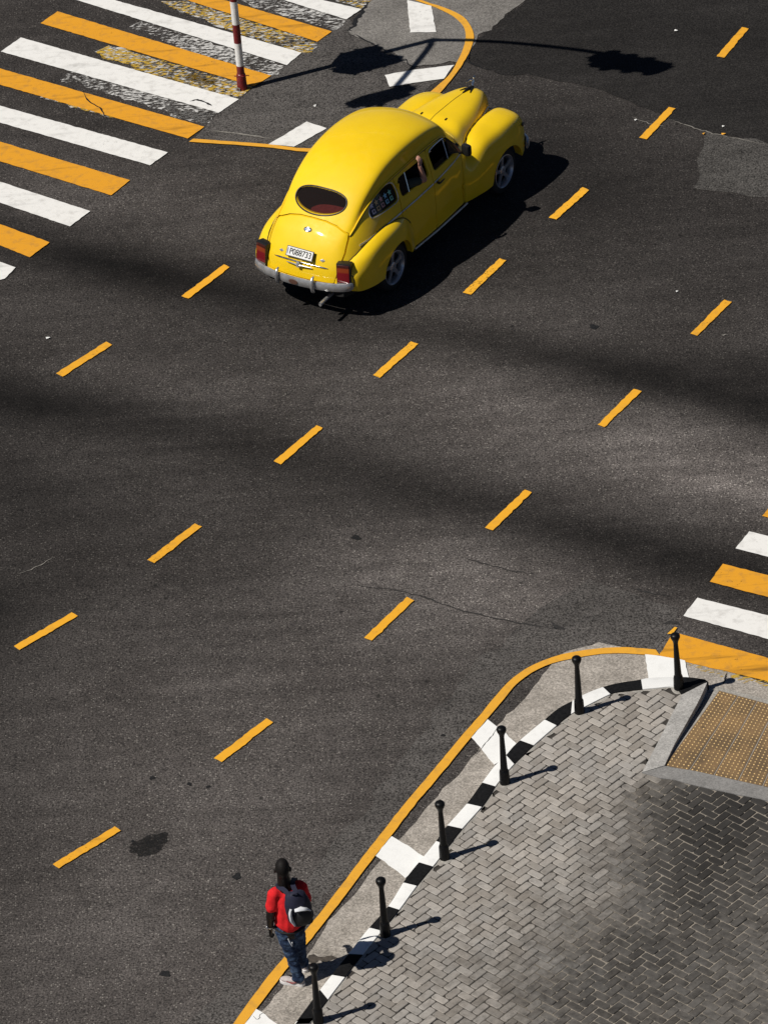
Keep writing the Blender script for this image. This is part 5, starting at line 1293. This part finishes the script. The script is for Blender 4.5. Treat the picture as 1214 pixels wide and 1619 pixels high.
def folds(scale, amp, squash=(1, 1, 1)):
    return lambda c: amp * mnoise.noise(Vector((c.x * scale * squash[0], c.y * scale * squash[1], c.z * scale * squash[2])))
def hand(bm, wrist, fwd, palm_n, thumb_side, s=1.0, curl=0.5):
    """palm and five fingers. fwd: direction of the fingers, palm_n: where the palm looks, thumb_side: towards the thumb"""
    w = Vector(wrist); f = Vector(fwd).normalized(); n = Vector(palm_n).normalized(); t = Vector(thumb_side).normalized()
    pc = w + f * .048 * s
    rot = Matrix((t, n, f)).transposed()
    ellipsoid(bm, pc, (.040 * s, .017 * s, .052 * s), rot)
    for i, (off, L) in enumerate(((.030, .070), (.010, .078), (-.010, .072), (-.029, .056))):
        p = w + f * .085 * s + t * off * s; d = f.copy(); r = .0098 * s
        for k_, part in enumerate((.45, .32, .23)):
            ang = curl * (0.5, 1.0, .8)[k_]; d = (d * math.cos(ang) + n * math.sin(ang)).normalized(); q = p + d * L * part * s
            capsule(bm, p, q, r, r * .9, 10, 3); p = q; r *= .9
    p = w + f * .030 * s + t * .030 * s; d = (t * .75 + f * .65 + n * .25).normalized(); q = p + d * .038 * s
    capsule(bm, p, q, .013 * s, .0115 * s, 10, 3); d2 = (f * .9 + t * .15 + n * .35).normalized(); capsule(bm, q, q + d2 * .032 * s, .0112 * s, .0095 * s, 10, 3)

# --- the walker on the gutter, seen from behind
M['skin_dark'] = plain('skin_dark', (.0085, .0058, .0048), .52, spec=.3, var=.2, vs=30)
M['tshirt_red'] = plain('tshirt_red', (.62, .018, .022), .85, spec=.15, var=.15, vs=25)
k = NT('denim', .85, spec=.2); _n = k.noise(9, 5, .7); _m2 = k.noise(60, 3)
k.color(k.mix(k.ramp(_n, .48, .75), (.010, .020, .048), (.10, .16, .26))); k.bump(_n, .5, .02); M['denim'] = k.m
M['shoe_pale'] = plain('shoe_pale', (.42, .37, .36), .7, var=.15, vs=30); M['sole_white'] = plain('sole_white', (.70, .68, .67), .6)
M['shoe_mark'] = plain('shoe_mark', (.25, .035, .035), .5)
M['bag_navy'] = plain('bag_navy', (.007, .008, .026), .8, var=.3, vs=30); M['bag_black'] = plain('bag_black', (.006, .006, .008), .75); M['bag_white'] = plain('bag_white', (.62, .63, .66), .7, var=.1)
M['steel'] = plain('steel', (.7, .7, .7), .25, metal=1.0)
wb = G(474, 1549, 0.010); Y0 = wb[1]
walker = thing('person', 'person in red t-shirt and jeans with a backpack walking along the gutter', 'person', (wb[0], wb[1], 0.010))
def J(px, py, dy=0.0):
    """joint that the photo shows at (px, py), dy metres behind the plane of the walker"""
    q = GY(px, py, Y0 + dy); return Vector((q[0] - wb[0], q[1] - wb[1], q[2] - .010))
head = J(446.8, 1373, -.02); neck0 = J(449.5, 1394, .0); neck1 = J(451, 1407, .0)
shL, shR = J(434.5, 1412, -.03), J(475, 1402, .04); elL, wrL = J(427.8, 1448, -.04), J(427.3, 1467, .03); elR, wrR = J(487.5, 1432, .06), J(473, 1450, .22)
hipc = J(459, 1469, 0); hpL, hpR = J(452, 1478, -.02), J(469, 1476, .03); knL, knR = J(462.5, 1513, -.05), J(474.5, 1510, .12); anL, anR = J(472.5, 1549, -.08), J(480.5, 1533, .17)
anL.z = .085; anR.z = .085
def body_build(bm):
    ellipsoid(bm, head + Vector((0, .005, .012)), (.077, .098, .104)); ellipsoid(bm, head + Vector((0, .035, -.055)), (.060, .064, .062)); ellipsoid(bm, head + Vector((0, -.012, -.045)), (.067, .078, .072))
    for s in (-1, 1):
        ellipsoid(bm, head + Vector((s * .084, -.004, -.016)), (.014, .020, .034)); ellipsoid(bm, head + Vector((s * .032, .092, .01)), (.016, .010, .010))
    ellipsoid(bm, head + Vector((0, .105, -.018)), (.018, .020, .024)); ellipsoid(bm, head + Vector((0, .092, -.062)), (.028, .012, .012))
    capsule(bm, head + Vector((0, -.005, -.05)), neck1, .066, .082)
    capsule(bm, neck1 + Vector((0, 0, -.02)), shL, .07, .058); capsule(bm, neck1 + Vector((0, 0, -.02)), shR, .07, .058)
    ch = (shL + shR) / 2 + Vector((0, 0, -.16)); ellipsoid(bm, ch, (.165, .115, .22)); ellipsoid(bm, hipc, (.155, .115, .14)); capsule(bm, ch, hipc, .13, .13)
    capsule(bm, shL, elL, .062, .050); capsule(bm, elL, wrL, .050, .031); capsule(bm, shR, elR, .058, .043); capsule(bm, elR, wrR, .042, .028)
    capsule(bm, hpL, knL, .088, .058); capsule(bm, knL, anL, .056, .040); capsule(bm, hpR, knR, .088, .058); capsule(bm, knR, anR, .056, .040)
    hand(bm, wrL, Vector((-.02, .10, -1)), Vector((.9, .4, 0)), Vector((.3, .9, .1)), 1.0, .45)
    hand(bm, wrR, Vector((-.3, .9, .25)), Vector((-.8, -.3, -.2)), Vector((0, .1, 1)), 1.0, .7)
    # feet inside the shoes
    capsule(bm, anL, anL + Vector((-.10, .09, -.045)), .04, .03); capsule(bm, anR, anR + Vector((-.08, .10, -.045)), .04, .03)
walker_body = blob('body', body_build, M['skin_dark'], walker, .006, 5)
walker_body.data.materials[0] = M['skin_dark']
def tee(bm):
    ch = (shL + shR) / 2 + Vector((0, 0, -.16))
    capsule(bm, neck1 + Vector((0, 0, -.040)), shL + Vector((0.01, 0, 0)), .088, .073); capsule(bm, neck1 + Vector((0, 0, -.040)), shR + Vector((-.01, 0, 0)), .088, .073)
    ellipsoid(bm, ch + Vector((0, 0, .02)), (.185, .135, .22)); capsule(bm, ch, hipc + Vector((0, 0, .14)), .155, .150); ellipsoid(bm, hipc + Vector((0, 0, .125)), (.168, .130, .085))
    capsule(bm, shL, shL + (elL - shL) * .60, .074, .072, 16, 2); capsule(bm, shR, shR + (elR - shR) * .60, .074, .072, 16, 2)
blob('tshirt', tee, M['tshirt_red'], walker, .008, 4, disp=folds(13, .012, (1, 1, .6)))
def jeans(bm):
    ellipsoid(bm, hipc + Vector((0, 0, .0)), (.166, .126, .135)); capsule(bm, hpL, knL, .098, .071); capsule(bm, knL, anL + Vector((0, 0, .0)), .070, .059, 14, 3); capsule(bm, hpR, knR, .098, .071); capsule(bm, knR, anR + Vector((0, 0, .0)), .070, .059, 14, 3)
    for a_ in (anL, anR): capsule(bm, a_ + Vector((-.005, .0, .05)), a_ + Vector((0, 0, .005)), .064, .066, 14, 2)
blob('jeans', jeans, M['denim'], walker, .008, 3, disp=folds(16, .012, (1, 1, 1.6)), keep=lambda c: c.z > .055)
bm = bmesh.new(); add_tube(bm, [hipc + Vector((.165 * math.cos(a), .125 * math.sin(a), .045)) for a in np.linspace(0, 2 * math.pi, 28)], .012, 6, cap=False); from_bm('belt', bm, M['bag_black'], walker, smooth=50)
bm = bmesh.new(); c0 = hipc + Vector((-.03, -.14, -.02)); add_tube(bm, [c0, c0 + Vector((.02, -.012, -.05)), c0 + Vector((.035, -.008, -.10)), c0 + Vector((.04, .0, -.05))], .006, 6); from_bm('key_lanyard', bm, M['bag_white'], walker, smooth=50)
def shoe(a_, d):
    d = Vector(d).normalized(); s_ = Vector((-d.y, d.x, 0)); r3 = Matrix((d, s_, Vector((0, 0, 1)))).transposed()
    h = bpy.data.objects.new('shoe', None); COL.objects.link(h); h.parent = walker
    c = Vector((a_.x, a_.y, 0)) + d * .075
    def up(bm):
        ellipsoid(bm, c + d * -.055 + Vector((0, 0, .055)), (.085, .042, .05), r3); ellipsoid(bm, c + d * .05 + Vector((0, 0, .045)), (.095, .047, .036), r3); capsule(bm, c - d * .08 + Vector((0, 0, .06)), c - d * .075 + Vector((0, 0, .095)), .040, .042)
    blob('shoe_upper', up, M['shoe_pale'], h, .007, 3, keep=lambda q: q.z > .015)
    bm = bmesh.new(); out = [(.148, 0), (.135, .028), (.09, .047), (.03, .047), (-.05, .039), (-.115, .040), (-.138, .022), (-.142, 0), (-.138, -.022), (-.115, -.038), (-.05, -.036), (.03, -.044), (.09, -.047), (.135, -.028)]
    o2 = smooth_poly(out, 3, True); add_prism(bm, [tuple((c + d * q[0] + s_ * q[1])[:2]) for q in o2], 0.002, .034); from_bm('sole', bm, M['sole_white'], h, smooth=40)
    bm = bmesh.new()
    for sg in (-1, 1): add_tube(bm, [c + d * -.06 + s_ * sg * .046 + Vector((0, 0, .060)), c + d * -.01 + s_ * sg * .050 + Vector((0, 0, .045)), c + d * .055 + s_ * sg * .047 + Vector((0, 0, .060))], [.003, .008, .003], 6)
    from_bm('shoe_stripe', bm, M['shoe_mark'], h); return h
shoe(anL, (-.93, .36, 0)); shoe(anR, (-.45, .89, 0))
bm = bmesh.new(); add_tube(bm, [wrL + Vector((.034 * math.cos(a), .034 * math.sin(a), .018)) for a in np.linspace(0, 2 * math.pi, 20)], .010, 6, cap=False); ellipsoid(bm, wrL + Vector((-.034, -.01, .018)), (.010, .020, .020)); from_bm('wristwatch', bm, M['steel'], walker, smooth=60)
# cropped hair: a thin cap over the skull
def hair(bm): ellipsoid(bm, head + Vector((0, .003, .012)), (.078, .0995, .1055))
blob('hair', hair, plain('hair_black', (.0065, .005, .0044), .7, spec=.2, var=.3, vs=80), walker, .005, 1, keep=lambda c: c.z > head.z - .070 + 1.1 * max(0, c.y - head.y + .03))
# --- backpack (hangs on the walker: a thing of its own)
bp = J(472.5, 1437, -.20); bp_w = Vector((wb[0], wb[1], .010))
pack = thing('backpack', 'navy backpack with pale patches hanging on the back of the walker in red', 'backpack', bp_w)
br = Matrix.Rotation(R(8), 3, 'Z') @ Matrix.Rotation(R(-7), 3, 'Y') @ Matrix.Rotation(R(8), 3, 'X')
def Bp(x, y, z): return bp + br @ Vector((x, y, z))
def bag(bm):
    ellipsoid(bm, Bp(0, .02, .02), (.145, .095, .235), br); capsule(bm, Bp(-.06, .03, -.14), Bp(.06, .03, -.14), .085, .085); capsule(bm, Bp(-.045, .04, .16), Bp(.045, .04, .16), .07, .07)
blob('bag_shell', bag, M['bag_navy'], pack, .008, 5, disp=folds(9, .010))
def pock(bm): ellipsoid(bm, Bp(.02, -.055, -.085), (.112, .055, .125), br); capsule(bm, Bp(-.05, -.05, -.16), Bp(.08, -.05, -.16), .045, .045)
blob('front_pocket', pock, M['bag_black'], pack, .008, 4)
bm = bmesh.new(); add_tube(bm, [Bp(-.085, -.058, .09), Bp(-.105, -.062, .03), Bp(-.108, -.066, -.06), Bp(-.085, -.074, -.15)], [.026, .040, .042, .026], 10, squash=(1, .45)); from_bm('side_panel', bm, M['bag_white'], pack, smooth=60)
bm = bmesh.new(); add_tube(bm, [Bp(-.045, -.072, .075), Bp(.02, -.080, .085), Bp(.075, -.066, .045), Bp(.118, -.04, -.03)], [.034, .046, .036, .010], 10, squash=(1, .5)); from_bm('top_panel', bm, M['bag_white'], pack, smooth=60)
def strap(pts, w=.026):
    bm = bmesh.new(); P = smooth_poly([tuple(q) for q in pts], 5); L_ = []
    for i, q in enumerate(P):
        t = Vector(P[min(i + 1, len(P) - 1)]) - Vector(P[max(i - 1, 0)]); s_ = t.cross(Vector((0, -.5, 1))).normalized() if abs(t.normalized().z) < .95 else Vector((1, 0, 0)); n_ = s_.cross(t).normalized()
        L_.append([bm.verts.new(Vector(q) + s_ * a * w + n_ * b * .005) for a, b in ((-1, -1), (1, -1), (1, 1), (-1, 1))])
    for i in range(len(L_) - 1):
        for k_ in range(4): bm.faces.new((L_[i][k_], L_[i][(k_ + 1) % 4], L_[i + 1][(k_ + 1) % 4], L_[i + 1][k_]))
    bm.faces.new(L_[0]); bm.faces.new(L_[-1]); return from_bm('shoulder_strap', bm, M['bag_navy'], pack, smooth=60)
strap([Bp(-.06, .02, .205), J(449, 1407, -.13), J(441, 1405, -.06) + Vector((0, 0, .02)), shL + Vector((.045, .06, .075)), shL + Vector((.05, .15, -.04)), shL + Vector((.06, .16, -.25))])
strap([Bp(.02, .02, .225), J(464, 1402, -.10), J(463, 1395, .0) + Vector((0, 0, .01)), shR + Vector((-.055, .07, .07)), shR + Vector((-.05, .16, -.04)), shR + Vector((-.06, .17, -.25))])
bm = bmesh.new(); add_tube(bm, [Bp(-.03, .01, .225), Bp(-.02, -.02, .27), Bp(.02, -.02, .27), Bp(.03, .01, .225)], .009, 8); from_bm('grab_loop', bm, M['bag_navy'], pack, smooth=60)

# --- people in the car
M['skin_fair'] = plain('skin_fair', (.42, .215, .155), .5, var=.1, vs=20); M['shirt_green'] = plain('shirt_green', (.035, .045, .032), .85, var=.2, vs=20); M['shirt_dark'] = plain('shirt_dark', (.02, .02, .024), .85)
def rider(label, hx, hy, reach, shirt, skin):
    t = thing('person', label, 'person'); t.matrix_world = Matrix.Translation((CAR_O[0], CAR_O[1], 0)) @ Matrix.Rotation(CAR_RZ, 4, 'Z')
    hip = Vector((hx, hy, .80)); chest = Vector((hx - .05, hy, 1.08)); nk = Vector((hx - .05, hy, 1.27)); hd = Vector((hx - .02, hy, 1.42))
    shl, shr = Vector((hx - .05, hy + .185, 1.225)), Vector((hx - .05, hy - .185, 1.225))
    if reach: er, wr = Vector((.93, -.785, 1.215)), Vector((.885, -.765, 1.440)); el, wl_ = Vector((hx + .15, hy + .24, 1.0)), Vector((hx + .36, hy + .14, .96))
    else: er, wr = Vector((hx + .18, hy - .22, 1.02)), Vector((hx + .36, hy - .15, 1.10)); el, wl_ = Vector((hx + .18, hy + .22, 1.02)), Vector((hx + .36, hy + .15, 1.10))
    def bb(bm):
        ellipsoid(bm, hd, (.098, .077, .108)); ellipsoid(bm, hd + Vector((.035, 0, -.055)), (.062, .058, .062)); ellipsoid(bm, hd + Vector((.105, 0, -.018)), (.02, .017, .022))
        for s in (-1, 1): ellipsoid(bm, hd + Vector((0, s * .077, -.01)), (.022, .012, .03)); ellipsoid(bm, hd + Vector((.09, s * .032, .01)), (.01, .016, .010))
        ellipsoid(bm, hd + Vector((.094, 0, -.062)), (.012, .026, .012))
        capsule(bm, hd - Vector((.01, 0, .06)), nk, .054, .062); capsule(bm, nk - Vector((0, 0, .03)), shl, .06, .055); capsule(bm, nk - Vector((0, 0, .03)), shr, .06, .055)
        ellipsoid(bm, chest, (.11, .165, .21)); capsule(bm, chest, hip, .125, .135)
        capsule(bm, shl, el, .055, .042); capsule(bm, el, wl_, .041, .029); capsule(bm, shr, er, .055, .043); capsule(bm, er, wr, .043, .029)
        for s in (-1, 1):
            kn = hip + Vector((.44, s * .12, -.06)); capsule(bm, hip + Vector((.02, s * .09, -.02)), kn, .085, .06); capsule(bm, kn, kn + Vector((.10, 0, -.28)), .056, .042)
        if reach: hand(bm, wr, (.02, .02, 1), (.2, 1, .1), (.95, -.1, .1), 1.0, .95)
        else: hand(bm, wr, (.8, .1, .3), (.2, 0, -1), (0, 1, .2), 1.0, 1.0)
        hand(bm, wl_, (.8, -.1, .3), (.2, 0, -1), (0, -1, .2), 1.0, 1.0)
    blob('body', bb, skin, t, .007, 4)
    def sh(bm):
        ellipsoid(bm, chest + Vector((0, 0, .01)), (.128, .182, .215)); capsule(bm, chest, hip + Vector((0, 0, .03)), .142, .152); capsule(bm, nk - Vector((0, 0, .07)), shl, .075, .068); capsule(bm, nk - Vector((0, 0, .07)), shr, .075, .068)
        capsule(bm, shl, shl + (el - shl) * .6, .069, .062, 14, 2); capsule(bm, shr, shr + (er - shr) * .72, .069, .060, 14, 2)
    blob('shirt', sh, shirt, t, .009, 3, disp=folds(14, .008))
    def tr(bm):
        ellipsoid(bm, hip, (.15, .17, .11))
        for s in (-1, 1):
            kn = hip + Vector((.44, s * .12, -.06)); capsule(bm, hip + Vector((.02, s * .09, -.02)), kn, .10, .075); capsule(bm, kn, kn + Vector((.09, 0, -.25)), .07, .06)
    blob('trousers', tr, M['denim'], t, .010, 3)
    def hr(bm): ellipsoid(bm, hd + Vector((-.012, 0, .018)), (.103, .083, .108))
    blob('hair', hr, plain('hair_brown', (.012, .008, .006), .6), t, .008, 2, keep=lambda c: c.z > hd.z + .02 or c.x < hd.x - .035)
    return t
rider('person in the yellow car with a bare arm out of the rear door window', .70, -.44, True, M['shirt_green'], M['skin_fair'])
rider('person in dark clothes sitting at the steering wheel of the yellow car', 1.36, .36, False, M['shirt_dark'], M['skin_fair'])
